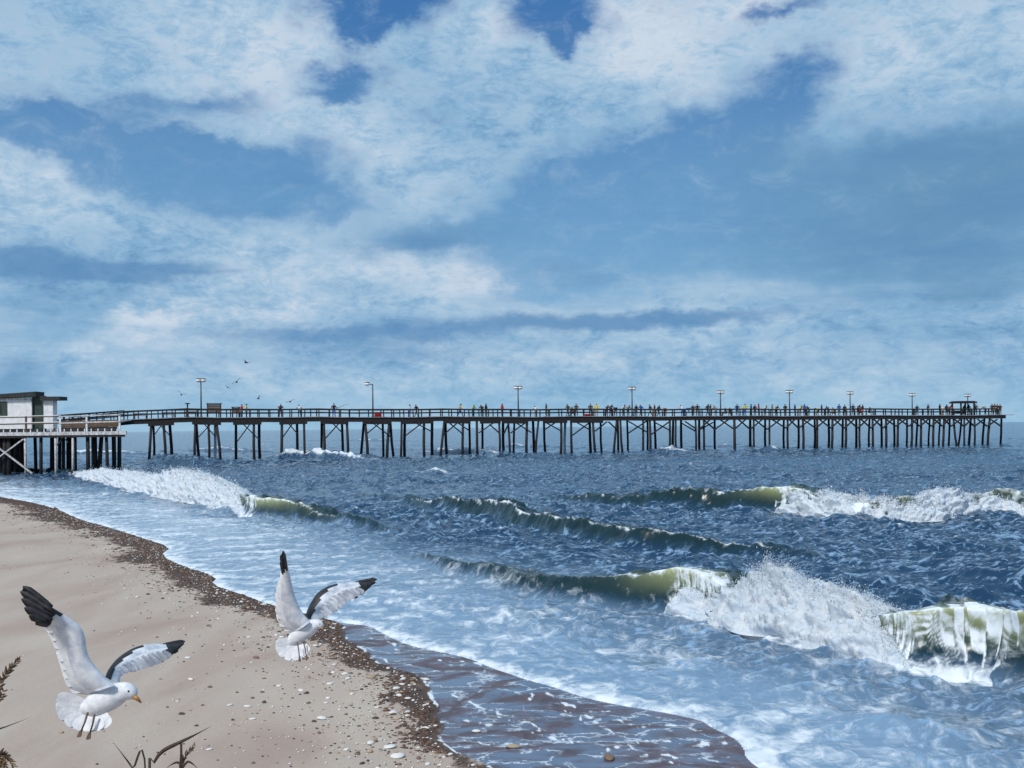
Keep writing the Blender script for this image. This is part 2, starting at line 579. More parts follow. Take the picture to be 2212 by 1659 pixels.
FOAM = (0.74, 0.79, 0.84)
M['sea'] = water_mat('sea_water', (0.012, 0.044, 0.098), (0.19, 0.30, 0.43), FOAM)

m, t, b = new_mat('sea_foam')
geo = t.node('ShaderNodeNewGeometry')
ns = t.noise(geo.outputs['Position'], 3.2, 8, 0.65, 0.5)
t.l.new(t.mix(t.mapr(ns, 0.3, 0.72), (0.66, 0.77, 0.89), (0.90, 0.93, 0.96)), b.inputs['Base Color'])
b.inputs['Roughness'].default_value = 0.85
b.inputs['Specular IOR Level'].default_value = 0.2
b.inputs['Subsurface Weight'].default_value = 0.0
bp = t.node('ShaderNodeBump')
bp.inputs['Strength'].default_value = 0.8
bp.inputs['Distance'].default_value = 0.06
t.l.new(t.noise(geo.outputs['Position'], 9.0, 7, 0.7, 0.3), bp.inputs['Height'])
t.l.new(bp.outputs[0], b.inputs['Normal'])
tr = t.node('ShaderNodeBsdfTranslucent')
tr.inputs['Color'].default_value = (0.78, 0.84, 0.90, 1)
mx = t.node('ShaderNodeMixShader')
mx.inputs[0].default_value = 0.25
t.l.new(b.outputs[0], mx.inputs[1])
t.l.new(tr.outputs[0], mx.inputs[2])
t.l.new(mx.outputs[0], t.n['Material Output'].inputs[0])
M['foam'] = m

# sand: dry beige, dark wrack band, glossy wet film (attributes written per vertex)
m, t, b = new_mat('beach_sand')
geo = t.node('ShaderNodeNewGeometry')
pos = geo.outputs['Position']
wet = t.node('ShaderNodeAttribute', attribute_name='wet').outputs['Fac']
wrk = t.node('ShaderNodeAttribute', attribute_name='wrack').outputs['Fac']
lc = t.node('ShaderNodeAttribute', attribute_name='lace').outputs['Fac']
n1 = t.noise(t.mapping(pos, (1.0, 0.28, 1.0), (0, 0, R(28))), 0.55, 5, 0.55, 0.4)
n2 = t.noise(pos, 60.0, 4, 0.7)
n3 = t.noise(t.mapping(pos, (1.0, 0.45, 1.0), (0, 0, R(28))), 3.0, 7, 0.68, 0.7)
dry = t.ramp(n1, [(0.25, (0.36, 0.235, 0.19)), (0.5, (0.49, 0.385, 0.315)), (0.75, (0.57, 0.485, 0.405))])
dry = t.mix(t.mapr(n2, 0.25, 0.75, 0.0, 0.5), dry, (0.28, 0.225, 0.19))
wcol = t.ramp(n3, [(0.3, (0.035, 0.018, 0.012)), (0.55, (0.085, 0.050, 0.036)), (0.75, (0.17, 0.115, 0.08))])
wm = t.mapr(t.math('MULTIPLY_ADD', t.math('SUBTRACT', n3, 0.5), 1.5, wrk), 0.35, 0.65)
c = t.mix(wm, dry, wcol)
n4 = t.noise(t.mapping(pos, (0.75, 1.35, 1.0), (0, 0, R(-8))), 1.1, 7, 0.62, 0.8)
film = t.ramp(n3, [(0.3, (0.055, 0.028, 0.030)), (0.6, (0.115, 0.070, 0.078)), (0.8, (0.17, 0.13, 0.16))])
film = t.mix(t.mapr(n4, 0.42, 0.64, 0.0, 0.75), film, (0.115, 0.18, 0.29))  # sky reflected in the film, painted in as blue patches
wf = t.mapr(t.math('MULTIPLY_ADD', t.math('SUBTRACT', n3, 0.5), 0.5, wet), 0.35, 0.6)
c = t.mix(wf, c, film)
lm = t.mapr(t.math('MULTIPLY_ADD', t.math('SUBTRACT', n3, 0.5), 1.7, lc), 0.38, 0.62)
vo = t.node('ShaderNodeTexVoronoi', feature='DISTANCE_TO_EDGE')
wv = t.vmath('ADD', pos, t.vmath('SCALE', t.vmath('SUBTRACT', t.noise(pos, 1.6, 5, 0.6, out=1), (0.5, 0.5, 0.5)), scale=1.1))
t.l.new(t.mapping(wv, (0.8, 1.5, 1.0), (0, 0, R(-10))), vo.inputs['Vector'])
vo.inputs['Scale'].default_value = 1.1
la = t.math('MULTIPLY', t.mapr(vo.outputs['Distance'], 0.0, 0.05, 1.0, 0.0), t.math('MULTIPLY', wf, t.mapr(n4, 0.44, 0.58, 0.0, 0.75)))
lm = t.math('MAXIMUM', lm, la)
c = t.mix(lm, c, (0.70, 0.76, 0.82))
t.l.new(c, b.inputs['Base Color'])
rr = t.mix(wf, (0.85, 0.85, 0.85), t.mapr(n4, 0.42, 0.58, 0.42, 0.06))
rr = t.mix(lm, rr, (0.7, 0.7, 0.7))
t.l.new(rr, b.inputs['Roughness'])
bp = t.node('ShaderNodeBump')
t.l.new(t.mapr(wf, 0, 1, 0.5, 0.10), bp.inputs['Strength'])
bp.inputs['Distance'].default_value = 0.018
t.l.new(t.math('ADD', t.noise(pos, 9.0, 7, 0.65), t.math('MULTIPLY', n3, 0.6)), bp.inputs['Height'])
t.l.new(bp.outputs[0], b.inputs['Normal'])
M['sand'] = m

# ------------------------------------------------------------------ shoreline
L1_PX = [(-700, 1000), (-250, 1030), (-60, 1066), (0, 1074), (60, 1083), (120, 1098), (170, 1122), (240, 1140), (300, 1160), (372, 1182), (345, 1200), (400, 1225), (470, 1246), (455, 1262),
         (520, 1283), (580, 1305), (660, 1325), (740, 1346), (735, 1378), (790, 1408), (800, 1428), (850, 1446), (905, 1462), (925, 1492),
         (920, 1500), (945, 1535), (925, 1545), (955, 1565), (935, 1590), (960, 1617), (1015, 1645), (1060, 1662), (1130, 1740), (1210, 1850), (1330, 2050)]
L2_PX = [p for p in L1_PX if p[0] <= 741 and p[1] < 1350] + [(800, 1352), (822, 1366), (877, 1393), (948, 1408), (1011, 1421), (1067, 1445), (1142, 1470),
         (1197, 1484), (1253, 1505), (1335, 1523), (1424, 1537), (1515, 1556), (1536, 1572), (1589, 1595), (1606, 1616), (1612, 1640), (1650, 1668), (1760, 1760), (1900, 1880), (2150, 2080)]


def world_line(pxs, z=0.0, smooth=1):
    p = np.array([[*ground(x, y, z)][:2] for x, y in pxs])
    for _ in range(smooth):     # corner cutting
        q = [p[0]]
        for a, b2 in zip(p[:-1], p[1:]):
            q += [a * .75 + b2 * .25, a * .25 + b2 * .75]
        q.append(p[-1])
        p = np.array(q)
    return p


def extend(p):
    d = np.array([0.5, -0.87])
    return np.vstack([[[-400.0, 330.0]], p, [p[-1] + d * 12], [p[-1] + d * 300]])


L1 = extend(world_line(L1_PX))
L2 = extend(world_line(L2_PX))


def sdist(x, y, line):
    """signed distance to a polyline, positive on its seaward (right) side"""
    best = np.full(x.shape, 1e18)
    sign = np.ones(x.shape)
    for i in range(len(line) - 1):
        a, b2 = line[i], line[i + 1]
        d = b2 - a
        L = d @ d
        tt = np.clip(((x - a[0]) * d[0] + (y - a[1]) * d[1]) / L, 0, 1)
        ex, ey = x - (a[0] + tt * d[0]), y - (a[1] + tt * d[1])
        q = ex * ex + ey * ey
        # the line runs from far left to near right: seaward is to its left hand side
        cr_ = d[0] * (y - a[1]) - d[1] * (x - a[0])
        up = q < best - 1e-9
        best = np.where(up, q, best)
        sign = np.where(up, np.where(cr_ >= 0, 1.0, -1.0), sign)
    return np.sqrt(best) * sign


def sand_z(x, y, s1=None, s2=None):
    s1 = sdist(x, y, L1) if s1 is None else s1
    s2 = sdist(x, y, L2) if s2 is None else s2
    inl = np.maximum(-s1, 0)
    z = 0.035 * inl + 0.0006 * np.minimum(inl, 20) ** 2
    z = z - 0.03 * np.maximum(s2, 0)
    r = np.hypot(x + 1.5, (y + 1.0))
    z = z + 1.75 * np.exp(-(r / 6.2) ** 2)
    z = z + 0.025 * fbm(x * 0.35, y * 0.35, 3, 0.5, 5) * sstep(0.5, 3, inl)
    return np.maximum(z, -3.0)


# sand sheet
ang = np.concatenate([np.linspace(-180, -46, 60), np.linspace(-45, 20, 420), np.linspace(21, 180, 60)])
dist = np.concatenate([np.linspace(0.4, 4, 12), np.geomspace(4.2, 90, 420), np.geomspace(95, 500, 14)])
A, D = np.meshgrid(np.radians(ang), dist)
X, Y = np.sin(A) * D, np.cos(A) * D
s1, s2 = sdist(X, Y, L1), sdist(X, Y, L2)
Z = sand_z(X, Y, s1, s2)
nz = fbm(X * 0.5, Y * 0.35, 4, 0.55, 21)
wband = np.interp(Y, [10, 14, 18, 24, 35, 60, 80], [0.35, 0.6, 1.1, 1.7, 2.0, 3.2, 3.0])
inl = -s1
wrack = sstep(1.0, 0.1, inl / wband + nz * 0.6) * (s1 < 0.25) * np.interp(Y, [12, 16, 22], [0.45, 0.75, 1.0])
wet = sstep(-0.10, 0.25, s1)
lace = np.maximum(0, 1 - np.abs(s1 - 0.05) / np.interp(Y, [12, 30], [0.06, 0.12])) * (0.55 + 0.6 * fbm(X * 1.4, Y * 1.4, 3, .6, 29))
LC = [[(822, 1360), (870, 1420), (830, 1426), (900, 1445), (960, 1452)], [(880, 1413), (950, 1428), (1010, 1424), (1060, 1450)],
      [(1145, 1500), (1190, 1530), (1270, 1555), (1320, 1590), (1365, 1618), (1405, 1637), (1480, 1655), (1560, 1690)],
      [(960, 1502), (1010, 1520), (1080, 1540), (1130, 1560), (1190, 1590), (1260, 1600)], [(1000, 1555), (1060, 1560), (1130, 1562)],
      [(1000, 1600), (1090, 1605), (1160, 1600)], [(1250, 1545), (1340, 1560), (1460, 1566), (1530, 1585)], [(1300, 1620), (1400, 1600), (1500, 1612), (1570, 1608)],
      [(1180, 1500), (1240, 1530), (1330, 1540)], [(1420, 1640), (1500, 1630), (1590, 1640)]]
film_m = (s1 > 0) & (s2 < 0.05)
lwx = X + 0.30 * fbm(X * 1.3, Y * 1.3, 4, .6, 35)
lwy = Y + 0.45 * fbm(X * 1.3, Y * 1.3, 4, .6, 37)
lwd = 0.05 + 0.20 * np.clip(0.35 + fbm(X * 0.9, Y * 0.9, 3, .6, 39), 0, 1)
for ln in LC:
    dd = np.abs(sdist(lwx, lwy, world_line(ln)))
    lace = np.maximum(lace, np.clip(1 - dd / (lwd * .7), 0, 1) * 0.66 * film_m)
lace = np.maximum(lace, film_m * (0.16 + 0.40 * fbm(X * 0.8 + 3, Y * 2.4, 5, 0.62, 33)))
V = np.stack([X, Y, Z], -1).reshape(-1, 3)
me = mesh_np('beach', V, grid_faces(*X.shape)[:, ::-1], {'wet': wet, 'wrack': wrack, 'lace': lace})
tag(link('beach_sand', me, M['sand']), kind='structure')

# ------------------------------------------------------------------ breaking waves: their lines along the sea
def interp_px(rows, n):
    """rows: (x, ybase, yface, yfoam, curl) -> resampled arrays"""
    r = np.array(rows, float)
    ok = r[:, 3] > 0
    r = np.column_stack([r, ok.astype(float)])
    r[:, 3] = np.interp(np.arange(len(r)), np.where(ok)[0], r[ok, 3])
    d = np.concatenate([[0], np.cumsum(np.hypot(np.diff(r[:, 0]), np.diff(r[:, 1])))])
    tt = np.linspace(0, d[-1], n)
    out = np.stack([np.interp(tt, d, r[:, k]) for k in range(r.shape[1])], -1)
    k = np.array([1, 2, 3, 2, 1.]) / 9
    for j in range(out.shape[1] - 1):
        pad = np.pad(out[:, j], 2, mode='edge')
        out[:, j] = np.convolve(pad, k, 'valid')
    return out


BREAKERS = [
    dict(label='large green-lipped wave curling in the foreground with a long bank of white foam at right', seed=100, n=360, bank_to=2050, spray=14000, grain=.0085,
         rows=[(830, 1200, 1194, 0, 0), (960, 1238, 1214, 0, 0), (1080, 1276, 1236, 0, 0), (1180, 1298, 1243, 0, 0.05), (1280, 1310, 1246, 0, .25), (1350, 1320, 1240, 0, .65),
               (1415, 1330, 1226, 0, 1.0), (1424, 1331, 1226, 1230, 1.0), (1450, 1336, 1234, 1252, .9), (1500, 1348, 1248, 1282, .8), (1540, 1356, 1290, 1245, .4), (1600, 1370, 1330, 1230, .2), (1650, 1380, 1345, 1246, .2),
               (1700, 1390, 1350, 1254, .2), (1760, 1405, 1360, 1268, .2), (1830, 1426, 1340, 1300, .4), (1880, 1440, 1326, 1348, .8), (1940, 1452, 1330, 1398, .9), (1990, 1460, 1332, 1418, .9),
               (2040, 1459, 1328, 1400, .9), (2080, 1458, 1322, 1378, .9), (2112, 1460, 1314, 1366, 1.0), (2134, 1465, 1309, 1372, 1.0), (2140, 1467, 1308, 0, 1.0), (2200, 1488, 1306, 0, .9), (2280, 1518, 1330, 0, .6), (2420, 1572, 1400, 0, .2), (2600, 1640, 1580, 0, 0)]),
    dict(label='farther wave breaking at upper right with a white foam bank and green shoulder', seed=200, n=300, spray=9000, grain=.018,
         rows=[(1120, 1078, 1074, 0, 0), (1300, 1088, 1067, 0, 0), (1430, 1095, 1064, 0, .05), (1560, 1100, 1060, 0, .35), (1630, 1104, 1054, 0, .8), (1662, 1106, 1051, 0, 1), (1668, 1106, 1051, 1056, 1), (1700, 1111, 1058, 1060, .7),
               (1750, 1119, 1085, 1062, .3), (1830, 1126, 1095, 1072, .3), (1880, 1128, 1095, 1072, .3), (1930, 1130, 1078, 1080, .6), (2000, 1129, 1073, 1084, .6), (2040, 1126, 1090, 1068, .3), (2090, 1118, 1085, 1055, .3), (2140, 1112, 1075, 1064, .4), (2172, 1110, 1066, 1068, .5), (2230, 1116, 1070, 1072, .4),
               (2250, 1118, 1072, 0, .4), (2330, 1126, 1085, 0, .3), (2500, 1140, 1130, 0, 0)]),
    dict(label='wave collapsing into white foam near the pier with a small green shoulder', seed=300, n=260, spray=9000, grain=.024,
         rows=[(20, 1016, 1011, 0, 0), (140, 1026, 1016, 0, 0), (150, 1028, 1018, 1020, 0), (200, 1042, 1032, 1013, .1), (250, 1058, 1046, 1018, .1), (300, 1068, 1054, 1028, .1), (345, 1077, 1062, 1012, .1), (390, 1085, 1068, 1020, .1),
               (430, 1092, 1070, 1038, .2), (480, 1101, 1074, 1056, .3), (522, 1110, 1076, 1070, .8), (532, 1113, 1076, 1076, 1.0), (538, 1114, 1075, 0, 1.0), (580, 1119, 1080, 0, .9), (630, 1125, 1092, 0, .5), (680, 1130, 1106, 0, .2), (760, 1143, 1124, 0, 0), (900, 1170, 1164, 0, 0)]),
]
SWELL = dict(seed=400, n=300, swell=True,
             rows=[(740, 1066, 1062, 0, 0), (840, 1084, 1076, 0, 0), (920, 1100, 1080, 0, .12), (980, 1110, 1077, 0, .2), (1030, 1120, 1081, 1082, .2), (1100, 1140, 1106, 0, .15), (1200, 1162, 1121, 0, .1), (1350, 1184, 1147, 0, .1),
                   (1500, 1198, 1164, 0, .1), (1640, 1208, 1184, 0, .05), (1800, 1218, 1210, 0, 0)])
for B in BREAKERS + [SWELL]:
    n = B['n']
    q_ = interp_px(B['rows'], n)
    toe = np.array([[*ground(x, y)][:2] for x, y in q_[:, :2]])
    tan = np.gradient(toe, axis=0)
    tan /= np.linalg.norm(tan, axis=1)[:, None] + 1e-9
    kk = np.ones(9) / 9
    tan = np.stack([np.convolve(np.pad(tan[:, j], 4, mode='edge'), kk, 'valid') for j in range(2)], -1)
    nor = np.stack([-tan[:, 1], tan[:, 0]], -1)         # seaward (away from the beach)
    nor *= np.where(nor[:, 1:2] < 0, -1, 1)

    def crest_h(ytop, off):
        # height of the crest whose outline passes through this pixel row
        v = np.array([ray(a, b2)[1] for a, b2 in zip(q_[:, 0], ytop)])
        return np.maximum(EYE + v * (toe[:, 1] + off), 0.02)
    H = crest_h(q_[:, 2], 0.7)
    H = crest_h(q_[:, 2], 0.7 * H)
    B.update(toe=toe, nor=nor, H=H, curl=q_[:, 4], foamy=(q_[:, 5] > .5).astype(float), s=q_)

# ------------------------------------------------------------------ sea
W_DIR = math.atan2(-0.62, -0.78)
waves = []
for i in range(56):
    lam = math.exp(random.uniform(math.log(0.45), math.log(7.0)))
    th = W_DIR + random.gauss(0, 0.75)
    k = 2 * math.pi / lam
    waves.append((k * math.cos(th), k * math.sin(th), (0.085 if lam < 2.2 else 0.05) / k * random.uniform(0.6, 1.3), random.uniform(0, 6.283), lam, math.cos(th), math.sin(th)))

pxr = np.concatenate([np.arange(860, 300, -1.15), np.arange(300, 120, -0.8), np.arange(120, 24, -0.42), np.arange(24, 2.0, -0.4), [1.6, 1.2, 0.8, 0.5]])
dist = EYE * F / pxr
ang = np.concatenate([np.linspace(-60, -30.4, 24), np.linspace(-30, 30, 760), np.linspace(30.6, 110, 50)])
A, D = np.meshgrid(np.radians(ang), dist)
X, Y = np.sin(A) * D, np.cos(A) * D
s2 = sdist(X, Y, L2)
dR = np.gradient(dist)[:, None] * np.ones_like(X)
amp = 0.04 + 0.96 * sstep(3.0, 10.0, s2 + 1.6 * fbm(X * .12, Y * .12, 2, .5, 3))
amp = np.maximum(amp, 0.62 * sstep(0.4, 3.0, s2) * sstep(34, 24, Y))
gust = 0.75 + 0.55 * fbm(X * 0.03, Y * 0.045, 3, 0.5, 8)
far = 1.0 / (1.0 + (D / 2500.0) ** 2)
dx = np.zeros_like(X)
dy = np.zeros_like(X)
dz = np.zeros_like(X)
jac = np.zeros_like(X)
for kx, ky, a, ph, lam, cx_, cy_ in waves:
    fil = sstep(1.0, 2.6, lam / np.maximum(np.abs(dR), 0.05))
    fil = np.maximum(fil, 0.55)
    p = kx * X + ky * Y + ph
    c_, s_ = np.cos(p), np.sin(p)
    dz += a * fil * c_
    dx -= a * fil * cx_ * s_
    dy -= a * fil * cy_ * s_
    jac += a * fil * math.hypot(kx, ky) * c_
aa = amp * gust * far


def ridged(x, y, seed):
    return 1.0 - np.minimum(np.abs(perlin(x, y, seed)) * 2.2, 1.0)


wxn = X + 0.5 * fbm(X * .5, Y * .5, 2, .5, 91)
wyn = Y + 0.5 * fbm(X * .5, Y * .5, 2, .5, 95)
rdg = np.zeros_like(X)
for lam_, am_, sd_ in ((2.4, 0.10, 301), (1.15, 0.09, 305), (0.58, 0.055, 309), (0.30, 0.026, 313)):
    fil = sstep(0.8, 2.2, lam_ / np.maximum(np.abs(dR), 0.04))
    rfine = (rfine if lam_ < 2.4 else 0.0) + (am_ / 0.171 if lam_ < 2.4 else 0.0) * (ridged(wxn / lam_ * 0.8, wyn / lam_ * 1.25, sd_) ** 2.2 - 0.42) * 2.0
    rdg += am_ * np.maximum(fil, 0.45) * (ridged(wxn / lam_ * 0.8, wyn / lam_ * 1.25, sd_) ** 1.6 - 0.35)
dz = dz + 1.5 * rdg
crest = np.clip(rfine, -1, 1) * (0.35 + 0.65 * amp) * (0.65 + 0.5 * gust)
wcap = jac * aa * 0.6 + rdg * 2.2 * amp

# unbroken swells running in: (base line px, height m, foam on the crest, width)
RIDGES = [([(1320, 1012), (1440, 1020), (1560, 1028), (1640, 1032)], [.1, .6, .6, .1], .3, 2.0),
          ([(540, 992), (600, 995), (650, 993), (720, 998), (800, 1004)], [.2, 1.1, 1.3, .9, .2], 1.0, 2.2),
          ([(270, 996), (330, 1002), (400, 1008), (470, 1006), (540, 1000)], [.2, 1.1, .9, .7, .3], .3, 2.0),
          ([(860, 982), (930, 984), (1000, 984), (1080, 986)], [.2, 1.0, 1.0, .2], .9, 2.4),
          ([(1330, 978), (1420, 982), (1520, 984)], [.2, .9, .3], .7, 2.4),
          ([(1030, 988), (1150, 990), (1250, 990)], [.2, .7, .2], .1, 2.4),
          ([(250, 985), (180, 982), (330, 984)], [.3, .8, .3], 1.0, 2.5),
          ([(380, 976), (440, 977), (520, 978)], [.3, 1.1, .3], 1.0, 2.5),
          ([(700, 952), (790, 953), (860, 953)], [.2, .7, .2], .7, 3.0),
          ([(1050, 966), (1110, 967), (1180, 967)], [.2, .8, .2], .9, 2.5),
          ([(1580, 975), (1640, 976), (1700, 976)], [.2, .8, .2], .9, 2.5),
          ([(1500, 966), (1570, 967), (1640, 967)], [.2, .6, .2], .6, 2.5),
          ([(2000, 1262), (2100, 1272), (2212, 1282), (2330, 1290)], [.1, .4, .45, .3], .35, .9),
          ([(850, 1024), (900, 1027), (960, 1030)], [.1, .4, .1], .7, 1.6),
          ([(1680, 1130), (1800, 1138), (1900, 1150)], [.1, .2, .05], .2, .9)]
foam = np.zeros_like(X)
zr = np.zeros_like(X)
for pts, hs, fc, wd in RIDGES:
    ln = np.array([[*ground(x, y)][:2] for x, y in pts])
    bx0, bx1, by0, by1 = ln[:, 0].min() - 14, ln[:, 0].max() + 14, ln[:, 1].min() - 14, ln[:, 1].max() + 18
    mk = (X > bx0) & (X < bx1) & (Y > by0) & (Y < by1)
    if not mk.any():
        continue
    x, y = X[mk], Y[mk]
    wx = x + 0.5 * fbm(x * .35, y * .35, 3, .5, 41)
    wy = y + 0.9 * fbm(x * .35, y * .35, 3, .5, 47)
    best = np.full(x.shape, 1e18)
    hh = np.zeros(x.shape)
    q = np.zeros(x.shape)
    for i in range(len(ln) - 1):
        a, b2 = ln[i], ln[i + 1]
        d = b2 - a
        L = max(d @ d, 1e-6)
        t0 = ((wx - a[0]) * d[0] + (wy - a[1]) * d[1]) / L
        tt = np.clip(t0, 0, 1)
        ex, ey = wx - (a[0] + tt * d[0]), wy - (a[1] + tt * d[1])
        qq = ex * ex + ey * ey
        up = qq < best
        best = np.where(up, qq, best)
        hh = np.where(up, hs[i] + (hs[i + 1] - hs[i]) * tt, hh)
        q = np.where(up, np.where(ey >= 0, 1, -1) * np.sqrt(qq), q)   # + behind the base line
    h = 1.25 * hh * (0.8 + 0.5 * fbm(x * .5, y * .5, 2, .5, 51))
    prof = np.where(q < wd, sstep(-0.15 * wd, wd, q) ** 1.3, np.exp(-((q - wd) / (2.2 * wd)) ** 2))
    zr[mk] += h * prof
    band = np.exp(-((q - wd * 1.05) / (0.32 * wd)) ** 2) * np.clip(hh / max(hs), 0, 1)
    foam[mk] = np.maximum(foam[mk], (fc * 1.5) * band * (0.75 + 0.5 * fbm(x * .9, y * .9, 3, .6, 61)))

# breaking waves: concave face, pitching lip, long back
lip = np.zeros_like(X)
own = np.full(X.shape, -1)
bx_, by_, bz_ = np.zeros_like(X), np.zeros_like(X), np.zeros_like(X)
calm = np.ones_like(X)
for bi, B in enumerate(BREAKERS + [SWELL]):
    toe, nor, n = B['toe'], B['nor'], B['n']
    mk = (X > toe[:, 0].min() - 6) & (X < toe[:, 0].max() + 6) & (Y > toe[:, 1].min() - 4) & (Y < toe[:, 1].max() + 8)
    x, y = X[mk], Y[mk]
    wob = .30 * fbm(x * .45, y * .45, 3, .5, B['seed'] + 1)
    best = np.full(x.shape, 1e18)
    ti = np.zeros(x.shape)
    qd = np.zeros(x.shape)
    for i in range(0, n - 1, 2):
        a, b2 = toe[i], toe[min(i + 2, n - 1)]
        d = b2 - a
        L = max(d @ d, 1e-9)
        tt = np.clip(((x - a[0]) * d[0] + (y - a[1]) * d[1]) / L, 0, 1)
        ex, ey = x - (a[0] + tt * d[0]), y - (a[1] + tt * d[1])
        qq = ex * ex + ey * ey
        up = qq < best
        best = np.where(up, qq, best)
        ti = np.where(up, i + 2 * tt, ti)
        nn = nor[i]
        qd = np.where(up, np.sign(ex * nn[0] + ey * nn[1]) * np.sqrt(qq), qd)
    ti = np.clip(ti, 0, n - 1)
    ar = np.arange(n)
    H = np.interp(ti, ar, B['H'])
    cu = np.interp(ti, ar, B['curl'])
    if B.get('swell'):
        B['foamy'][:] = 0
    fy = np.interp(ti + 7 * fbm(x * 1.6, y * 1.6 , 3, .6, B['seed'] + 6) * sstep(1.5, 0, np.abs(qd)), ar, B['foamy'])
    nx_, ny_ = np.interp(ti, ar, nor[:, 0]), np.interp(ti, ar, nor[:, 1])
    endf = sstep(0, 12, ti) * sstep(n - 1, n - 13, ti)
    H = H * endf
    q = qd + wob * (1 - cu) * .8
    wf = .95 * H + .10
    a = np.clip(q / wf, 0, 1)
    rise = np.where(q < wf, a ** 1.55, np.exp(-((q - wf) / (1.9 * H + .1)) ** 2 * .9))
    rise = np.where(q < 0, 0, rise)
    h = H * rise * (1 + .16 * (1 - cu) * fbm(x * .8, y * .8, 3, .5, B['seed'] + 4))
    push = cu * .55 * H * np.where(q < wf, a ** 2.6, rise)
    ins = (np.abs(q) < 8)
    bz_[mk] += np.where(ins, h, 0)
    bx_[mk] -= np.where(ins, nx_ * push, 0)
    by_[mk] -= np.where(ins, ny_ * push, 0)
    face = (q > 0) & (q < wf * 1.25)
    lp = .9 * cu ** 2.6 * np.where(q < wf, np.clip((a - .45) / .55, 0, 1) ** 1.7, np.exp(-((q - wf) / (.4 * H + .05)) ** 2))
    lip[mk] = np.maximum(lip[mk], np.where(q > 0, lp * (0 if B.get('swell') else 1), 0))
    calm[mk] = np.minimum(calm[mk], 1 - .75 * cu * sstep(-.1, .2, q) * sstep(2.2, .8, q / wf))
    # foam: a white rim along the lip, threads where the lip has fallen, churn round the foam bank
    rim = np.exp(-((q - wf * 1.12) / (.13 * H + .03)) ** 2) * sstep(.08, .4, H) * (.45 + .55 * cu + (.45 if B.get('swell') else 0) * (.6 + fbm(x * .5, y * .5, 2, .5, 88)))
    thr = .7 * perlin(ti * .75 + 3.2 * a, a * 1.2, B['seed'] + 5) + .6 * perlin(ti * 1.9 + 4 * a, a * 2.2, B['seed'] + 25)
    fall = fy * sstep(.45, .75, cu) * (q > .1 * wf) * (q < 1.5 * wf)
    churn = fy * (1 - sstep(.4, .7, cu)) * sstep(-.55, -.05, q / np.maximum(H, .5)) * sstep(5.0, 1.0, q / np.maximum(H, .5))
    fm_ = np.maximum(rim * .85, fall * (.34 + .62 * thr + .20 * a + .3 * fbm(x * 3.0, y * 3.0, 3, .6, B['seed'] + 9)))
    fm_ = np.maximum(fm_, churn * (.50 + .35 * fbm(x * 1.2, y * 1.2, 3, .6, B['seed'] + 7)))
    foot = fy * sstep(.4, .7, cu) * sstep(-.45, -.05, q / np.maximum(H, .5)) * sstep(.42, .12, q / np.maximum(wf, .3))
    fm_ = np.maximum(fm_, foot * (.72 + .4 * fbm(x * 1.6, y * 1.6, 3, .6, B['seed'] + 17)))
    fm_ = np.maximum(fm_, .30 * cu * face * fbm(x * 2.2, y * 2.2, 3, .6, B['seed'] + 8))
    foam[mk] = np.maximum(foam[mk], fm_)
    ow = own[mk]
    ow[(q > -.05) & (q < wf * 1.5) & (cu > .22) & (H > .12)] = bi if bi < 3 else -1
    own[mk] = ow

foam += 0.55 * sstep(0.34, 0.75, wcap + 0.12 * fbm(X * .2, Y * .2, 2, .5, 13)) * sstep(6, 12, s2)
# swash: pale aerated water with streaks, white at its edge
swn = fbm(X * 0.30 + 0.17 * Y, Y * 0.75 - 0.43 * X, 5, 0.6, 71)
swash = sstep(11, 3.5, s2 + 2.0 * fbm(X * .15, Y * .15, 2, .5, 5))
foam = np.maximum(foam, swash * (np.interp(Y, [20, 34, 70], [0.32, 0.42, 0.50]) + 0.42 * swn))
ew = np.interp(Y, [12, 16, 22, 40, 70], [2.2, 1.6, 0.9, 1.5, 3.0])
swf = fbm(X * 1.6 + .5 * Y, Y * 2.6 - .9 * X, 4, 0.62, 73)
edge = sstep(1.0, 0.0, s2 / ew + 0.9 * swn + 0.5 * swf)
foam = np.maximum(foam, edge * (0.66 + 0.35 * swf))
foam = np.maximum(foam, (s2 < 0.10 + 0.22 * swf + 0.10 * swn) * (0.62 + 0.5 * swf))
shallow = (0.95 - 0.45 * sstep(30, 22, Y) * sstep(1.5, 4.0, s2)) * sstep(12, 2.5, s2 + 2.0 * fbm(X * .15, Y * .15, 2, .5, 5))
aa = aa * calm
zsea = dz * aa + bz_ + zr * sstep(1, 4, s2) + 0.035 * sstep(-0.02, 0.14, s2) + 0.03 * swash * swn
zsea = np.where(s2 < 0, -0.06 + 0.05 * np.clip(1 + s2 * 4, 0, 1), zsea)
zsea = np.maximum(zsea, np.where(s2 >= 0, 0.012 - 0.03 * s2, -9))
V = np.stack([X + dx * aa + bx_, Y + dy * aa + by_, zsea], -1).reshape(-1, 3)
sq = s2
keep = np.maximum(np.maximum(sq[:-1, :-1], sq[1:, 1:]), np.maximum(sq[:-1, 1:], sq[1:, :-1])) > -0.25
shallow = shallow * (1 - .9 * np.clip(bz_ / .25, 0, 1))
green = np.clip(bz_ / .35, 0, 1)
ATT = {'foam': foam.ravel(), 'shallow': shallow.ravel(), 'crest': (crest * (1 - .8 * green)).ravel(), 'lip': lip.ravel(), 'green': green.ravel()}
fown = own[:-1, :-1]
for bi, B in enumerate(BREAKERS):
    n = B['n']
    B['org'] = np.array([*B['toe'][n // 2], 0.0])
    B['root'] = empty('breaking_wave', B['org'])
    tag(B['root'], B['label'], 'wave', 'waves breaking off the beach')
    v_, f_, a_ = compact(V - B['org'], grid_faces(*X.shape, keep & (fown == bi)), ATT)
    link('wave_face', mesh_np('wave_face', v_, f_, a_), M['sea'], B['root'])
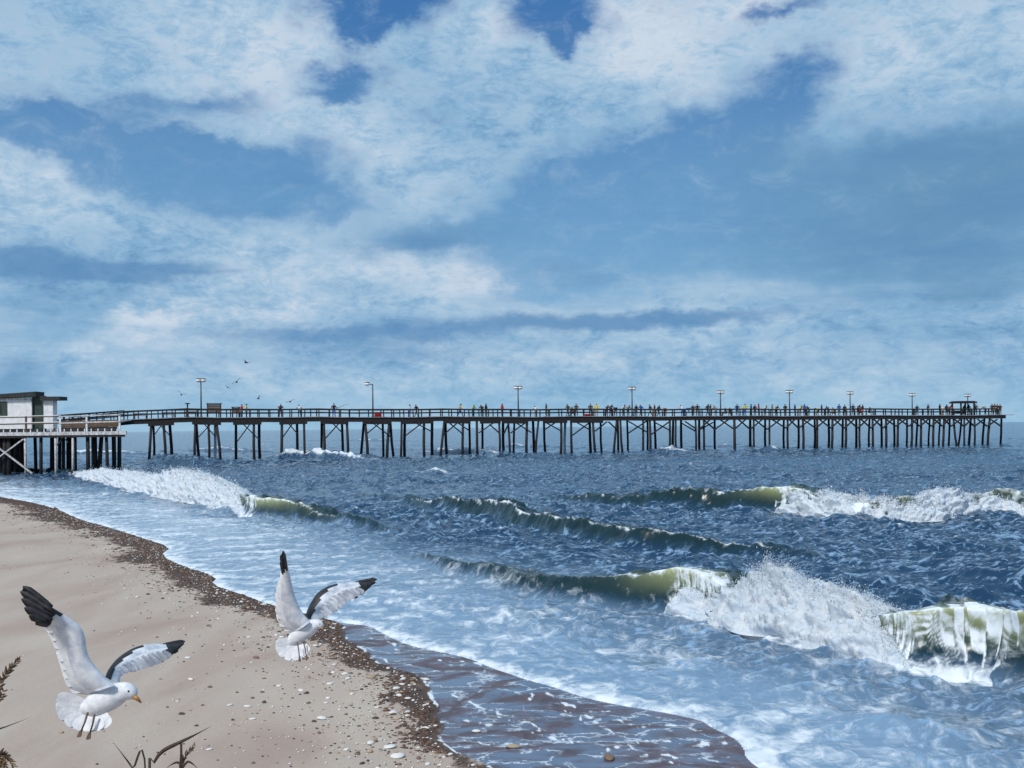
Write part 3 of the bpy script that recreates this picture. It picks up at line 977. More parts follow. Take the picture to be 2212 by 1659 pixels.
V, Fc, AT = compact(V, grid_faces(*X.shape, keep & (fown < 0)), ATT)
me = mesh_np('sea', V, Fc, AT)
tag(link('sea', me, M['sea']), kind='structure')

def octa_cloud(pts, rads):
    """many small irregular grains in one mesh"""
    n = len(pts)
    base = np.array([[1, 0, 0], [-1, 0, 0], [0, 1, 0], [0, -1, 0], [0, 0, 1], [0, 0, -1]], float)
    fc = np.array([[0, 2, 4], [2, 1, 4], [1, 3, 4], [3, 0, 4], [2, 0, 5], [1, 2, 5], [3, 1, 5], [0, 3, 5]])
    jit = RNG.uniform(0.7, 1.35, (n, 6, 1))
    a = RNG.uniform(0, 6.28, n)
    ca, sa = np.cos(a), np.sin(a)
    v = np.repeat(base[None], n, 0) * jit
    x = v[..., 0] * ca[:, None] - v[..., 1] * sa[:, None]
    y = v[..., 0] * sa[:, None] + v[..., 1] * ca[:, None]
    v = np.stack([x, y, v[..., 2]], -1) * np.asarray(rads)[:, None, None] + np.asarray(pts)[:, None, :]
    f = (fc[None] + (np.arange(n) * 6)[:, None, None]).reshape(-1, 3)
    return v.reshape(-1, 3), f


def breaker(B):
    s, toe, nor, n, seed, root, org = B['s'], B['toe'], B['nor'], B['n'], B['seed'], B['root'], B['org']
    # ---- whitewater
    has = (B['foamy'] > .5) & (s[:, 0] < B.get('bank_to', 9999))
    idx = np.where(has)[0]
    if len(idx) > 4:
        groups = np.split(idx, np.where(np.diff(idx) > 1)[0] + 1)
        sp_p, sp_r = [], []
        for g in groups:
            if len(g) < 5:
                continue
            ups = 3
            gi = np.linspace(g[0], g[-1], len(g) * ups)
            T = np.stack([np.interp(gi, np.arange(n), toe[:, j]) for j in range(2)], -1)
            N_ = np.stack([np.interp(gi, np.arange(n), nor[:, j]) for j in range(2)], -1)
            yt = np.interp(gi, np.arange(n), s[:, 3])
            xt = np.interp(gi, np.arange(n), s[:, 0])
            v = np.array([ray(a, b2)[1] for a, b2 in zip(xt, yt)])
            Hf = np.maximum(EYE + v * (T[:, 1] + 1.0), 0.05)
            endf = np.minimum(np.linspace(0, 1, len(gi)), np.linspace(1, 0, len(gi)))
            Hf = Hf * sstep(0, 0.05, np.linspace(0, 1, len(gi))) * sstep(0, 0.16, np.linspace(1, 0, len(gi)))
            mm = 64
            ph = np.linspace(-0.04, 1.0, mm)
            prof_q = np.where(ph < 0.62, -0.02 + 0.92 * (ph / 0.62) ** 1.25, 0.9 + (ph - 0.62) / 0.38 * 1.3)
            prof_h = np.where(ph < 0.62, np.sin(np.clip(ph / 0.62, -0.1, 1) * math.pi / 2) ** 0.85 if False else np.sin(np.clip(ph / 0.62, 0, 1) * math.pi / 2), np.cos((ph - 0.62) / 0.38 * math.pi / 2) * 1.0)
            Hs = np.clip(Hf, 0.15, 1.4)
            Qf = prof_q[:, None] * Hs[None] * 1.75 * 0.62
            Zf = prof_h[:, None] * Hf[None] * 0.92 - 0.40 * (prof_h[:, None] < 0.02)
            Xf = T[None, :, 0] + N_[None, :, 0] * Qf
            Yf = T[None, :, 1] + N_[None, :, 1] * Qf
            u_ = np.arange(len(gi))[None] * (np.linalg.norm(T[-1] - T[0]) / len(gi))
            bl = fbm(u_ * 1.1 + 0 * Zf, Zf * 1.6 + Qf * 0.9, 2, 0.5, seed + 9)
            b2_ = fbm(u_ * 2.6 + 0 * Zf, Zf * 3.2 + Qf * 2.0, 5, 0.60, seed + 12, billow=True)
            wgt = sstep(0.0, 0.18, prof_h)[:, None]
            dsp = (0.36 * bl + 0.26 * b2_) * Hs[None] * wgt
            Xf = Xf - N_[None, :, 0] * dsp * 0.8
            Yf = Yf - N_[None, :, 1] * dsp * 0.8
            Zf = Zf + dsp * (0.55 + 0.3 * prof_h[:, None])
            Zf = Zf - 0.12 * (1 - sstep(.05, .30, Hf))[None]
            toe_n = fbm(u_ * 0.9, 0 * u_ + 3.3, 3, .6, seed + 15)
            Xf = Xf - N_[None, :, 0] * toe_n * 0.35 * Hs[None] * (1 - wgt)
            Yf = Yf - N_[None, :, 1] * toe_n * 0.35 * Hs[None] * (1 - wgt)
            V = np.stack([Xf, Yf, Zf], -1).reshape(-1, 3) - org
            o = link('whitewater', mesh_np('whitewater', V, grid_faces(*Xf.shape)), M['foam'], root)
            o['kind'] = 'stuff'
            # grains of froth and drops thrown up along the crest
            k = int(B['spray'] * len(g) / len(idx))
            ci = RNG.choice(len(gi), k, p=Hf ** 1.5 / (Hf ** 1.5).sum())
            ri = np.clip(RNG.normal(0.60, 0.13, k), 0.02, 0.97)
            ri = (ri * (mm - 1)).astype(int)
            clump = np.clip(fbm(u_[0] * 1.8, 0 * u_[0] + 7.7, 3, .6, seed + 19) * 1.6 + 0.55, 0.05, 2.2)
            jump = RNG.exponential(0.085, k) * Hs[ci] * np.clip(clump[ci], 0, 2.2) * sstep(0.2, 0.8, prof_h[ri])
            px_ = Xf[ri, ci] + RNG.normal(0, 0.05, k)
            py_ = Yf[ri, ci] + RNG.normal(0, 0.05, k)
            pz_ = Zf[ri, ci] + jump + RNG.normal(0, 0.012, k)
            rr = B['grain'] * RNG.lognormal(-0.2, 0.45, k) * np.interp(jump, [0, 0.5], [1.0, 0.75])
            sp_p.append(np.stack([px_, py_, np.maximum(pz_, 0.0)], -1) - org)
            sp_r.append(rr)
            # fringe of froth along the foot
            k2 = k // 7
            ci = RNG.integers(0, len(gi), k2)
            off = RNG.exponential(0.14, k2) * Hs[ci]
            px_ = Xf[2, ci] - N_[ci, 0] * off
            py_ = Yf[2, ci] - N_[ci, 1] * off
            sp_p.append(np.stack([px_, py_, RNG.uniform(0.03, 0.10, k2)], -1) - org)
            sp_r.append(B['grain'] * RNG.lognormal(-0.2, 0.4, k2))
        V, Fc = octa_cloud(np.vstack(sp_p), np.concatenate(sp_r))
        o = link('spray', mesh_np('spray', V, Fc), M['foam'], root)
        o['kind'] = 'stuff'
    return root




for B in BREAKERS:
    breaker(B)

# ------------------------------------------------------------------ pier
PA = Vector(((270 - CX) / F * 152.0, 152.0, 0))
PB = Vector(((2172 - CX) / F * 205.0, 205.0, 0))
PD = (PB - PA).normalized()
PN = Vector((-PD.y, PD.x, 0))          # away from the viewer
DECK_W = 3.4


def pier_xy(px, off=0.0):
    """point of the pier line (shifted off metres away from the viewer) seen in this pixel column"""
    base = PA + PN * off
    k = (px - CX) / F
    tt = (k * base.y - base.x) / (PD.x - k * PD.y)
    return base + PD * tt


def deck_z(px):
    return float(np.interp(px, [60, 270, 400, 2172], [4.75, 5.95, 6.22, 5.58])) + .035 * math.sin(px * .021) + .03 * math.sin(px * .047 + 1)


def pz(px, py, off=0.0):
    """point in the vertical plane along the pier for a pixel"""
    p = pier_xy(px, off)
    u, v = ray(px, py)
    return Vector((p.x, p.y, EYE + v * p.y))


pier = empty('fishing_pier', (PA.x, PA.y, 0))
tag(pier, 'long dark timber fishing pier on braced pilings reaching out to sea', 'pier')
PO = pier.location.copy()


def z1(x, y):
    return (x / 4.0, 768 + y / 4.0)


def z2(x, y):
    return (493.7 + x / 4.0, 795.5 + y / 4.0)


def z3(x, y):
    return (987.5 + x / 4.0, 795.5 + y / 4.0)


def z4(x, y):
    return (1481.3 + x * .3304, 795.5 + y * .3304)


# deck: stringers, light top edge and cross beams
FR, BK = -DECK_W / 2, DECK_W / 2
seg = np.linspace(150, 2172, 46)
for k, (a, b2) in enumerate(zip(seg[:-1], seg[1:])):
    for off in (FR, BK):
        p0, p1 = pier_xy(a, off), pier_xy(b2, off)
        p0.z, p1.z = deck_z(a) - 0.40, deck_z(b2) - 0.40
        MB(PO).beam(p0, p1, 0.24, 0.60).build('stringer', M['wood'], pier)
    mb = MB(PO)
    p0, p1 = pier_xy(a, 0), pier_xy(b2, 0)
    p0.z, p1.z = deck_z(a) - 0.045, deck_z(b2) - 0.045
    mb.beam(p0 + PD * 0.004, p1 - PD * 0.004, DECK_W + 0.5, 0.10)
    mb.build('deck_plank', M['deck'], pier)

PILES = []   # (top px, foot px, foot row px, front?)
def addp(zf, lst):
    for i, (tx, bx, by) in enumerate(lst):
        x0, _ = zf(tx, 0)
        x1, y1 = zf(bx, by)
        PILES.append((x0, x1, y1))


addp(z1, [(1310, 1285, 915), (1325, 1325, 880), (1412, 1425, 905), (1465, 1482, 890), (1690, 1680, 915), (1695, 1720, 930), (1800, 1803, 935), (1860, 1855, 925), (1868, 1900, 940)])
addp(z2, [(65, 62, 790), (220, 222, 755), (265, 270, 765), (462, 455, 775), (592, 592, 690), (652, 655, 705), (805, 795, 730), (822, 825, 730), (980, 985, 748), (1022, 1030, 757),
          (1172, 1140, 772), (1178, 1198, 772), (1332, 1335, 772), (1392, 1368, 775), (1398, 1425, 775), (1497, 1485, 748), (1525, 1520, 748), (1690, 1690, 680), (1760, 1758, 680),
          (1868, 1828, 702), (1874, 1885, 697), (2027, 2020, 702), (2080, 2080, 712)])
addp(z3, [(170, 172, 718), (218, 215, 735), (362, 362, 722), (397, 402, 722), (440, 452, 712), (495, 485, 712), (605, 597, 732), (655, 662, 740), (705, 678, 735), (750, 762, 722),
          (900, 892, 716), (935, 930, 716), (985, 988, 730), (1145, 1153, 703), (1172, 1192, 707), (1240, 1248, 707), (1382, 1352, 717), (1388, 1390, 712), (1410, 1428, 680),
          (1468, 1472, 655), (1608, 1605, 688), (1645, 1640, 692), (1665, 1665, 692), (1705, 1712, 707), (1838, 1832, 712), (1868, 1860, 712), (1890, 1890, 707), (1935, 1938, 692),
          (2060, 2060, 735), (2092, 2092, 712), (2132, 2132, 717)])
addp(z4, [(190, 190, 545), (318, 318, 545), (422, 422, 520), (445, 445, 505), (520, 520, 545), (548, 548, 520), (642, 642, 540), (667, 667, 545), (738, 735, 540), (766, 766, 540),
          (843, 838, 530), (860, 855, 530), (935, 932, 518), (960, 952, 520), (1028, 1023, 512), (1048, 1043, 508), (1115, 1113, 520), (1138, 1138, 512), (1203, 1198, 508), (1222, 1222, 515),
          (1280, 1280, 515), (1310, 1308, 495), (1362, 1362, 495), (1390, 1385, 497), (1447, 1442, 497), (1480, 1472, 497), (1517, 1505, 490), (1540, 1535, 497), (1597, 1587, 497),
          (1622, 1617, 497), (1665, 1655, 497), (1690, 1680, 497), (1728, 1718, 500), (1750, 1772, 500), (1805, 1780, 500), (1822, 1820, 500), (1865, 1850, 500), (1888, 1885, 500),
          (1955, 1940, 500), (1990, 1975, 500), (2065, 2055, 492)])
for i, (tx, bx, by) in enumerate(PILES):
    # the foot's image row tells roughly whether a pile belongs to the near or the far row
    off = (FR + 0.1) if i % 2 == 0 else (BK - 0.1)
    a, b2 = pier_xy(tx, off), pier_xy(bx, off)
    a.z = deck_z(tx) - 0.35
    b2.z = 0.0
    b2 = a + (b2 - a) * ((a.z + 1.6) / a.z)
    r = random.uniform(0.17, 0.23)
    mid = (a + b2) / 2 + Vector((random.uniform(-.12, .12), random.uniform(-.05, .05), 0))
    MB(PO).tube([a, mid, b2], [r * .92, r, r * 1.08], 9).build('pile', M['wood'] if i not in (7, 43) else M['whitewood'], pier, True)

BR = []
def addb(zf, lst):
    for x0, y0, x1, y1 in lst:
        BR.append((zf(x0, y0), zf(x1, y1)))


addb(z1, [(1330, 690, 1405, 590), (1372, 588, 1465, 690), (1705, 715, 1835, 578), (1748, 572, 1860, 700)])
addb(z2, [(72, 635, 195, 470), (110, 465, 262, 615), (468, 595, 552, 480), (520, 480, 595, 565), (832, 610, 965, 465), (880, 455, 980, 555), (1182, 575, 1318, 465), (1228, 458, 1405, 595),
          (1532, 580, 1670, 475), (1595, 460, 1758, 550), (1858, 575, 1980, 470), (1905, 470, 2020, 565), (1972, 465, 2075, 535)])
addb(z3, [(188, 558, 325, 465), (280, 485, 362, 558), (405, 565, 445, 475), (462, 560, 610, 458), (500, 465, 640, 555), (758, 530, 865, 458), (755, 462, 895, 540), (995, 580, 1155, 462), (1018, 458, 1150, 535),
          (1190, 545, 1295, 462), (1308, 462, 1392, 540), (1480, 560, 1645, 452), (1480, 458, 1645, 555), (1672, 575, 1835, 462), (1708, 468, 1835, 535), (1930, 468, 2060, 545), (1970, 460, 2060, 520), (2100, 528, 2212, 468)])
ctr = [88, 190, 318, 422, 532, 655, 738, 850, 948, 1038, 1125, 1212, 1290, 1375, 1460, 1530, 1608, 1678, 1735, 1820, 1888, 1972, 2062]
for a, b2 in zip(ctr[:-1], ctr[1:]):
    w_ = b2 - a
    addb(z4, [(a, 400 - (a > 600) * 8 - (a > 1300) * 12, a + w_ * .72, 334), (a + w_ * .25, 334, b2, 400 - (b2 > 600) * 8 - (b2 > 1300) * 12)])
for i, (q0, q1) in enumerate(BR):
    off = FR - 0.12 if i % 2 else FR + 0.28
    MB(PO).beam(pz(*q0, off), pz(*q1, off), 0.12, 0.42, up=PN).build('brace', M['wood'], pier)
caps = [z1(1280, 0)[0], z1(1505, 0)[0], z1(1660, 0)[0], z1(1910, 0)[0]] + [z2(x, 0)[0] for x in (40, 285, 440, 680, 800, 1035, 1160, 1405, 1495, 1770, 1860, 2090)] + [z3(x, 0)[0] for x in (200, 375, 390, 610, 745, 950, 980, 1260)]
for a, b2 in zip(caps[::2], caps[1::2]):
    for off in (FR - 0.02, BK):
        p0, p1 = pier_xy(a, off), pier_xy(b2, off)
        p0.z, p1.z = deck_z(a) - 0.88, deck_z(b2) - 0.88
        MB(PO).beam(p0, p1, 0.30, 0.36).build('cap_beam', M['wood'], pier)

# railings both sides
RZ = 1.12
for off, nm in ((FR - 0.1, 'near'), (BK + 0.1, 'far')):
    xs = []
    x = 268.0 if nm == 'near' else 150.0
    while x < 2166:
        xs.append(x)
        x += random.uniform(19, 31) * (1 - 0.22 * (x / 2212))
    for x in xs:
        p = pier_xy(x, off)
        z = deck_z(x)
        hgt = RZ * random.uniform(.93, 1.06)
        p0 = Vector((p.x, p.y, z - 0.1))
        MB(PO).beam(p0, p0 + Vector((random.uniform(-.05, .05), 0, hgt + .1)), 0.16, 0.14, up=PD).build('rail_post', M['wood'], pier)
    for j in range(0, len(xs) - 1, 3):
        a, b2 = xs[j], xs[min(j + 3, len(xs) - 1)]
        for hh, th in ((RZ - 0.02, 0.19), (RZ * 0.55, 0.16)):
            p0, p1 = pier_xy(a, off - 0.07), pier_xy(b2, off - 0.07)
            p0.z, p1.z = deck_z(a) + hh, deck_z(b2) + hh + random.uniform(-.02, .02)
            MB(PO).beam(p0, p1, 0.07, th).build('rail', M['wood'], pier)

# ------------------------------------------------------------------ low platform and pier house
YF = 112.0


def zb(x, y, Y=YF):
    """strip zoom of the platform -> world, at depth Y"""
    return at(x * .1736, 822.9 + y * .1736, Y)


PLAT_Z = 4.30
plat = empty('beach_platform', (zb(800, 700).x, YF, 0))
tag(plat, 'low timber platform with white railing at the shore end of the pier', 'platform')
O2 = plat.location.copy()
XR = zb(1560, 640).x
XL = XR - 34
mb = MB(O2)
XB = XR - 9.5
mb.add([(x, y, z) for z in (PLAT_Z - .16, PLAT_Z - .02) for x, y in ((XL, YF + .15), (XR, YF + .15), (XB, YF + 20), (XL, YF + 20))],
       [(0, 3, 2, 1), (4, 5, 6, 7), (0, 1, 5, 4), (1, 2, 6, 5), (2, 3, 7, 6), (3, 0, 4, 7)])
mb.build('deck', M['deck'], plat)
mb = MB(O2)
mb.beam((XL, YF, PLAT_Z - 0.12), (XR + 0.1, YF, PLAT_Z - 0.12), 0.28, 0.36)
mb.build('edge_board', M['whitewood'], plat)
mb = MB(O2)
mb.beam((XL, YF + 0.08, PLAT_Z - 0.42), (XR - 0.1, YF + 0.08, PLAT_Z - 0.42), 0.30, 0.22)
mb.build('stringer', M['wood'], plat)
front = [(310, 'w'), (435, 'd'), (510, 'd'), (650, 'd'), (690, 'w'), (790, 'd'), (870, 'd'), (905, 'w'), (925, 'd'), (1090, 'd'), (1180, 'd'), (1265, 'l'), (1322, 'r'), (1410, 'd'), (1487, 'd'), (255, 'd'), (190, 'd'), (110, 'd'), (60, 'd'), (10, 'd')]
for i, (x, kd) in enumerate(front):
    yy = YF + (0.1 if kd == 'w' else random.choice((0.5, 3.0, 6.0)))
    xx = (x * .1736 - CX) / F * yy
    lean = {'l': -0.35, 'r': 0.12}.get(kd, random.uniform(-.08, .08))
    r = 0.13 if kd == 'w' else random.uniform(.17, .26)
    MB(O2).tube([(xx, yy, PLAT_Z - 0.25), (xx + lean * .5, yy, 2.0), (xx + lean, yy, -1.2)], [r * .95, r, r * 1.05], 9).build('pile', M['whitewood'] if kd == 'w' else M['wood'], plat, True)
for i in range(46):
    yy = YF + random.uniform(8, 19)
    xx = random.uniform(XL, XR - 12) if i < 8 else (random.uniform(-40, 300) * .1736 - CX) / F * yy
    r = random.uniform(.16, .24)
    MB(O2).tube([(xx, yy, PLAT_Z - 0.2), (xx + random.uniform(-.15, .15), yy, -1.2)], [r, r], 8).build('pile', M['wood'], plat, True)
for (xa, ya, xb, yb, mt, d) in ((-60, 985, 290, 725, 'whitewood', -.1), (-40, 815, 400, 1150, 'whitewood', -.22), (715, 800, 775, 725, 'wood', .3), (820, 725, 850, 770, 'wood', .3)):
    MB(O2).beam(zb(xa, ya, YF + d), zb(xb, yb, YF + d), 0.12, 0.26, up=(0, 1, 0)).build('brace', M[mt], plat)
# white railing
for x, mt in ((-60, 'brown'), (320, 'brown'), (745, 'white'), (1075, 'white'), (1485, 'white')):
    p = zb(x, 400)
    MB(O2).beam((p.x, YF + .05, PLAT_Z + 0.06), (p.x, YF + .05, PLAT_Z + 1.72), 0.17, 0.14, up=(0, 1, 0)).build('rail_post', M[mt], plat)
for hh, ww in ((1.66, .11), (0.98, .13)):
    p0, p1 = zb(-200, 400), zb(735, 400)
    MB(O2).beam((p0.x, YF - .05, PLAT_Z + hh - .12), (p1.x, YF - .05, PLAT_Z + hh - .04), 0.06, ww).build('rail', M['brown'], plat)
    MB(O2).beam((p0.x, YF - .05, PLAT_Z + hh - .0), (p1.x, YF - .05, PLAT_Z + hh + .08), 0.07, ww * .55).build('rail', M['white'], plat)
    p0, p1 = zb(738, 400), zb(1490, 400)
    MB(O2).beam((p0.x, YF - .05, PLAT_Z + hh - .04), (p1.x, YF - .05, PLAT_Z + hh + .07), 0.07, ww).build('rail', M['whitewood'], plat)
for x in range(-40, 1480, 84):
    p = zb(x, 400)
    MB(O2).beam((p.x, YF - .04, PLAT_Z + .07), (p.x, YF - .04, PLAT_Z + .34), 0.09, 0.09, up=(0, 1, 0)).build('kerb_block', M['white'], plat)
# ramp up to the pier: planked side, treads, rails
ramp = empty('access_ramp', (zb(1100, 600).x, YF + 9, PLAT_Z))
tag(ramp, 'brown planked ramp rising from the platform to the pier deck', 'ramp')
O3 = ramp.location.copy()
r0 = Vector((zb(560, 600, YF + 8).x, YF + 8, PLAT_Z))
r1 = pier_xy(268, 0)
r1.z = deck_z(268)
for k in range(5):
    xa, xb = zb(745, 0, YF + 6).x, zb(1440 + 12 * k, 0, YF + 6).x
    MB(O3).beam((xa, YF + 6, PLAT_Z + .12 + k * .25), (xb, YF + 6, PLAT_Z + .12 + k * .25 + .05), 0.08, 0.235).build('side_plank', M['brown'] if k > 1 else M['wood'], ramp)
for off in (-1.5, 1.5):
    MB(O3).beam(r0 + PN * off + Vector((0, 0, -.2)), r1 + PN * off + Vector((0, 0, -.3)), 0.16, 0.45).build('stringer', M['wood'], ramp)
MB(O3).beam(r0 + Vector((0, 0, 0.02)), r1 + Vector((0, 0, -.02)), 3.0, 0.12).build('walkway', M['deck'], ramp)
for off in (-1.62, 1.62):
    for hh in (1.22, 0.7):
        MB(O3).beam(r0 + PN * off + Vector((0, 0, hh + .5)), r1 + PN * off + Vector((0, 0, hh)), 0.09, 0.15).build('rail', M['wood'], ramp)
    for k in range(11):
        p = r0.lerp(r1, k / 10) + PN * off * .985
        MB(O3).beam(p, p + Vector((0, 0, 1.2 + .5 * (1 - k / 10))), 0.11, 0.11, up=(0, 1, 0)).build('rail_post', M['wood'], ramp)
    for k in range(3):
        p = r0.lerp(r1, 0.25 + k * .3) + PN * off * .9
        MB(O3).tube([p - Vector((0, 0, .2)), Vector((p.x, p.y, -1.2))], [.2, .22], 9).build('pile', M['wood'], ramp, True)

# pier house: white walls, dark green trim and flat dark roofs
HY = YF + 5.0


def hb(x, y, d=0.0):
    return zb(x, y, HY + d)


house = empty('pier_house', (hb(300, 600).x, HY, PLAT_Z))
tag(house, 'small white pier house with flat dark roofs and green trim', 'building')
O4 = house.location.copy()
xm = hb(388, 300).x
xg = hb(525, 300).x
xe = hb(655, 300).x
x_left = hb(-260, 300).x
zt = hb(200, 215).z
zt2 = hb(600, 243).z
zbse = PLAT_Z + 0.42
o = MB(O4).box(x_left, xm, HY, HY + 1.2, zbse, zt).build('wall', M['white'], house)
o = MB(O4).box(xm + .003, xg, HY + .25, HY + 1.2, zbse, hb(450, 186).z).build('wall', M['green'], house)
o['label'] = 'dark green connecting wall'
o = MB(O4).box(xg + .003, xe, HY + .05, HY + 1.15, zbse, zt2).build('wall', M['white'], house)
MB(O4).box(x_left, xg - .1, HY + .12, HY + 1.1, PLAT_Z - .01, zbse - .003).build('plinth', M['roof'], house)
rz = hb(200, 150).z
rfx = hb(468, 180).x
MB(O4).add([(x_left, HY - .5, zt + .004), (rfx, HY - .5, zt + .12), (rfx, HY + 1.7, zt + .12), (x_left, HY + 1.7, zt + .004),
            (x_left, HY - .5, rz - .25), (rfx, HY - .5, rz + .12), (rfx, HY + 1.7, rz + .12), (x_left, HY + 1.7, rz - .25)],
           [(0, 3, 2, 1), (4, 5, 6, 7), (0, 1, 5, 4), (1, 2, 6, 5), (2, 3, 7, 6), (3, 0, 4, 7)]).build('roof', M['roof'], house)
MB(O4).box(hb(516, 200).x, hb(762, 200).x, HY - .4, HY + 1.6, zt2 + .003, hb(600, 196).z).build('roof', M['roof'], house)
MB(O4).box(x_left, xm, HY - .02, HY - .001, zt - .22, zt - .003).build('fascia', M['whitewood'], house)
wn = MB(O4).box(hb(-130, 300).x, hb(90, 300).x, HY - .06, HY - .003, hb(0, 432).z, hb(0, 258).z).build('window', M['green'], house)
MB(O4).box(hb(-110, 300).x, hb(20, 300).x, HY - .075, HY - .062, hb(0, 410).z, hb(0, 285).z).build('pane', M['glass'], wn)
for x in (390, 524):
    MB(O4).box(hb(x, 0).x - .05, hb(x, 0).x + .05, HY - .05, HY + .04, zbse, zt2 - .1).build('corner_board', M['whitewood'] if x == 390 else M['green'], house)

# ------------------------------------------------------------------ lamps on the pier
ORD = ['first', 'second', 'third', 'fourth', 'fifth', 'sixth', 'seventh', 'eighth', 'ninth', 'tenth', 'eleventh', 'twelfth']
LAMPS = [(435, 820), (806, 827), (1120, 836), (1366, 838), (1557, 846), (1706, 845), (1837, 848), (1971, 852), (2091, 853)]
for i, (lx, ty) in enumerate(LAMPS):
    off = 0.6
    p = pier_xy(lx, off)
    p.z = deck_z(lx)
    top = pz(lx, ty, off).z
    lp = empty('pier_lamp', p)
    tag(lp, ('single-armed' if i == 1 else 'twin-headed') + f' white lamp on a dark post, {ORD[i]} along the pier from the shore', 'lamp', 'lamps standing along the pier')
    h = top - p.z
    MB(p).tube([p, p + Vector((0, 0, h * .97))], [0.12, 0.085], 8).build('post', M['metal'], lp, True)
    MB(p).tube([p, p + Vector((0, 0, .18))], [0.20, 0.16], 8).build('base', M['metal'], lp, True)
    sides = (-1,) if i == 1 else (-1, 1)
    w_ = 1.05 if i == 1 else 0.42
    mb = MB(p)
    for s_ in sides:
        c = p + Vector((0, 0, h * .95))
        e = c + PD * (s_ * w_) + Vector((0, 0, h * .045 if i == 1 else .22))
        mb.tube([c, (c + e) / 2 + Vector((0, 0, -.05)), e], .06, 6)
    mb.build('arm', M['metal'], lp, True)
    for s_ in sides:
        c = p + PD * (s_ * w_ * .8) + Vector((0, 0, h - (.18 if i == 1 else .12)))
        hd = MB(p).ball(c, .42, .34, .27, 10, 6).build('lamp_head', M['lampglass'], lp, True)
        MB(p).ball(c + Vector((0, 0, .22)), .41, .33, .10, 10, 6).build('cap', M['brown'], hd, True)

# ------------------------------------------------------------------ furniture on the pier
def on_pier(px, off):
    p = pier_xy(px, off)
    p.z = deck_z(px)
    return p


def box_local(p, a0, a1, b0, b1, z0, z1, mb=None):
    """box in pier axes around point p"""
    mb = mb or MB(p)
    vs = [p + PD * a + PN * b2 + Vector((0, 0, z)) for z in (z0, z1) for a, b2 in ((a0, b0), (a1, b0), (a1, b1), (a0, b1))]
    mb.add(vs, [(0, 3, 2, 1), (4, 5, 6, 7), (0, 1, 5, 4), (1, 2, 6, 5), (2, 3, 7, 6), (3, 0, 4, 7)])
    return mb


def board_bench(px, off, w, h0, h1, label):
    p = on_pier(px, off)
    r = empty('wooden_booth', p)
    tag(r, label, 'booth')
    n = 5
    for k in range(n):
        z0 = h0 + (h1 - h0) * k / n
        box_local(p, -w / 2, w / 2, -.05, .05, z0 + .012, z0 + (h1 - h0) / n - .012).build('board', M['brown'], r)
    for a in (-w / 2 + .12, w / 2 - .12):
        box_local(p, a - .09, a + .09, .052, .22, .004, h1 + .03).build('post', M['wood'], r)
    box_local(p, -w / 2 - .06, w / 2 + .06, -.12, .25, h1 + .032, h1 + .13).build('cap', M['wood'], r)


board_bench(z1(1852, 0)[0], -.4, 2.0, .65, 1.9, 'tall brown board booth on the pier just right of the first lamp')
board_bench(z1(2040, 0)[0], .9, 1.15, .55, 1.42, 'small brown board booth on the pier behind two people')


def cooler(px, off, w, h, label):
    p = on_pier(px, off)
    r = empty('cooler_box', p)
    tag(r, label, 'cooler')
    box_local(p, -w / 2, w / 2, -.25, .25, .004, h * .78).build('body', M['red'], r)
    box_local(p, -w / 2 - .03, w / 2 + .03, -.28, .28, h * .782, h).build('lid', M['red'], r)
    mb = MB(p)
    for q0, q1 in (((-.3, -.29), (-.3, -.33)),):
        a, b2 = p + PD * (-w * .25) + PN * -.30 + Vector((0, 0, h * .6)), p + PD * (w * .25) + PN * -.30 + Vector((0, 0, h * .6))
        mb.tube([a, a + PN * -.06, b2 + PN * -.06, b2], .02, 5)
    mb.build('handle', M['metal'], r)


cooler(z2(1292, 0)[0], -1.0, 1.0, .62, 'large red cooler box on the deck right of the second lamp')
cooler(z3(1128, 0)[0], -1.0, .95, .36, 'low red cooler box on the deck before the fourth lamp')


def bench(px, off, w, label):
    p = on_pier(px, off)
    r = empty('pier_bench', p)
    tag(r, label, 'bench', 'benches on the pier deck')
    for k in range(3):
        box_local(p, -w / 2, w / 2, -.25 + k * .17, -.10 + k * .17, .42, .48).build('seat_plank', M['brown'], r)
    for a in (-w / 2 + .1, w / 2 - .1):
        box_local(p, a - .06, a + .06, -.22, .24, .004, .418).build('leg', M['wood'], r)
    box_local(p, -w / 2, w / 2, .27, .33, .62, .80).build('backrest', M['brown'], r)
    for a in (-w / 2 + .1, w / 2 - .1):
        box_local(p, a - .04, a + .04, .335, .40, .30, .82).build('back_post', M['wood'], r)


bench(z1(1215, 0)[0], .5, 1.7, 'brown bench on the pier nearest the shore')
bench(z1(1460, 0)[0], .5, 1.6, 'brown bench on the pier left of the pedestal table')
bench(z1(1660, 0)[0], .5, 1.2, 'brown bench on the pier between pedestal table and first lamp')
p = on_pier(z1(1622, 0)[0], -.8)
r = empty('pedestal_table', p)
tag(r, 'round-topped pedestal table standing at the pier rail left of the first lamp', 'table')
MB(p).tube([p, p + Vector((0, 0, .06)), p + Vector((0, 0, .10)), p + Vector((0, 0, 1.78))], [.3, .28, .12, .10], 10).build('post', M['wood'], r, True)
MB(p).tube([p + Vector((0, 0, 1.781)), p + Vector((0, 0, 1.82)), p + Vector((0, 0, 1.93))], [.25, .36, .36], 12).build('table_top', M['wood'], r)
p = on_pier(z4(1815, 0)[0], 0)
r = empty('pier_shelter', p)
tag(r, 'small flat-roofed open shelter near the seaward end of the pier', 'shelter')
for a in (-1.5, 1.5):
    for b2 in (-1.1, 1.1):
        box_local(p, a - .11, a + .11, b2 - .11, b2 + .11, .004, 2.2).build('post', M['wood'], r)
box_local(p, -1.9, 1.9, -1.45, 1.45, 2.203, 2.5).build('roof', M['wood'], r)
box_local(p, -1.6, 1.6, -1.25, 1.25, 2.503, 2.62).build('roof_cap', M['roof'], r)
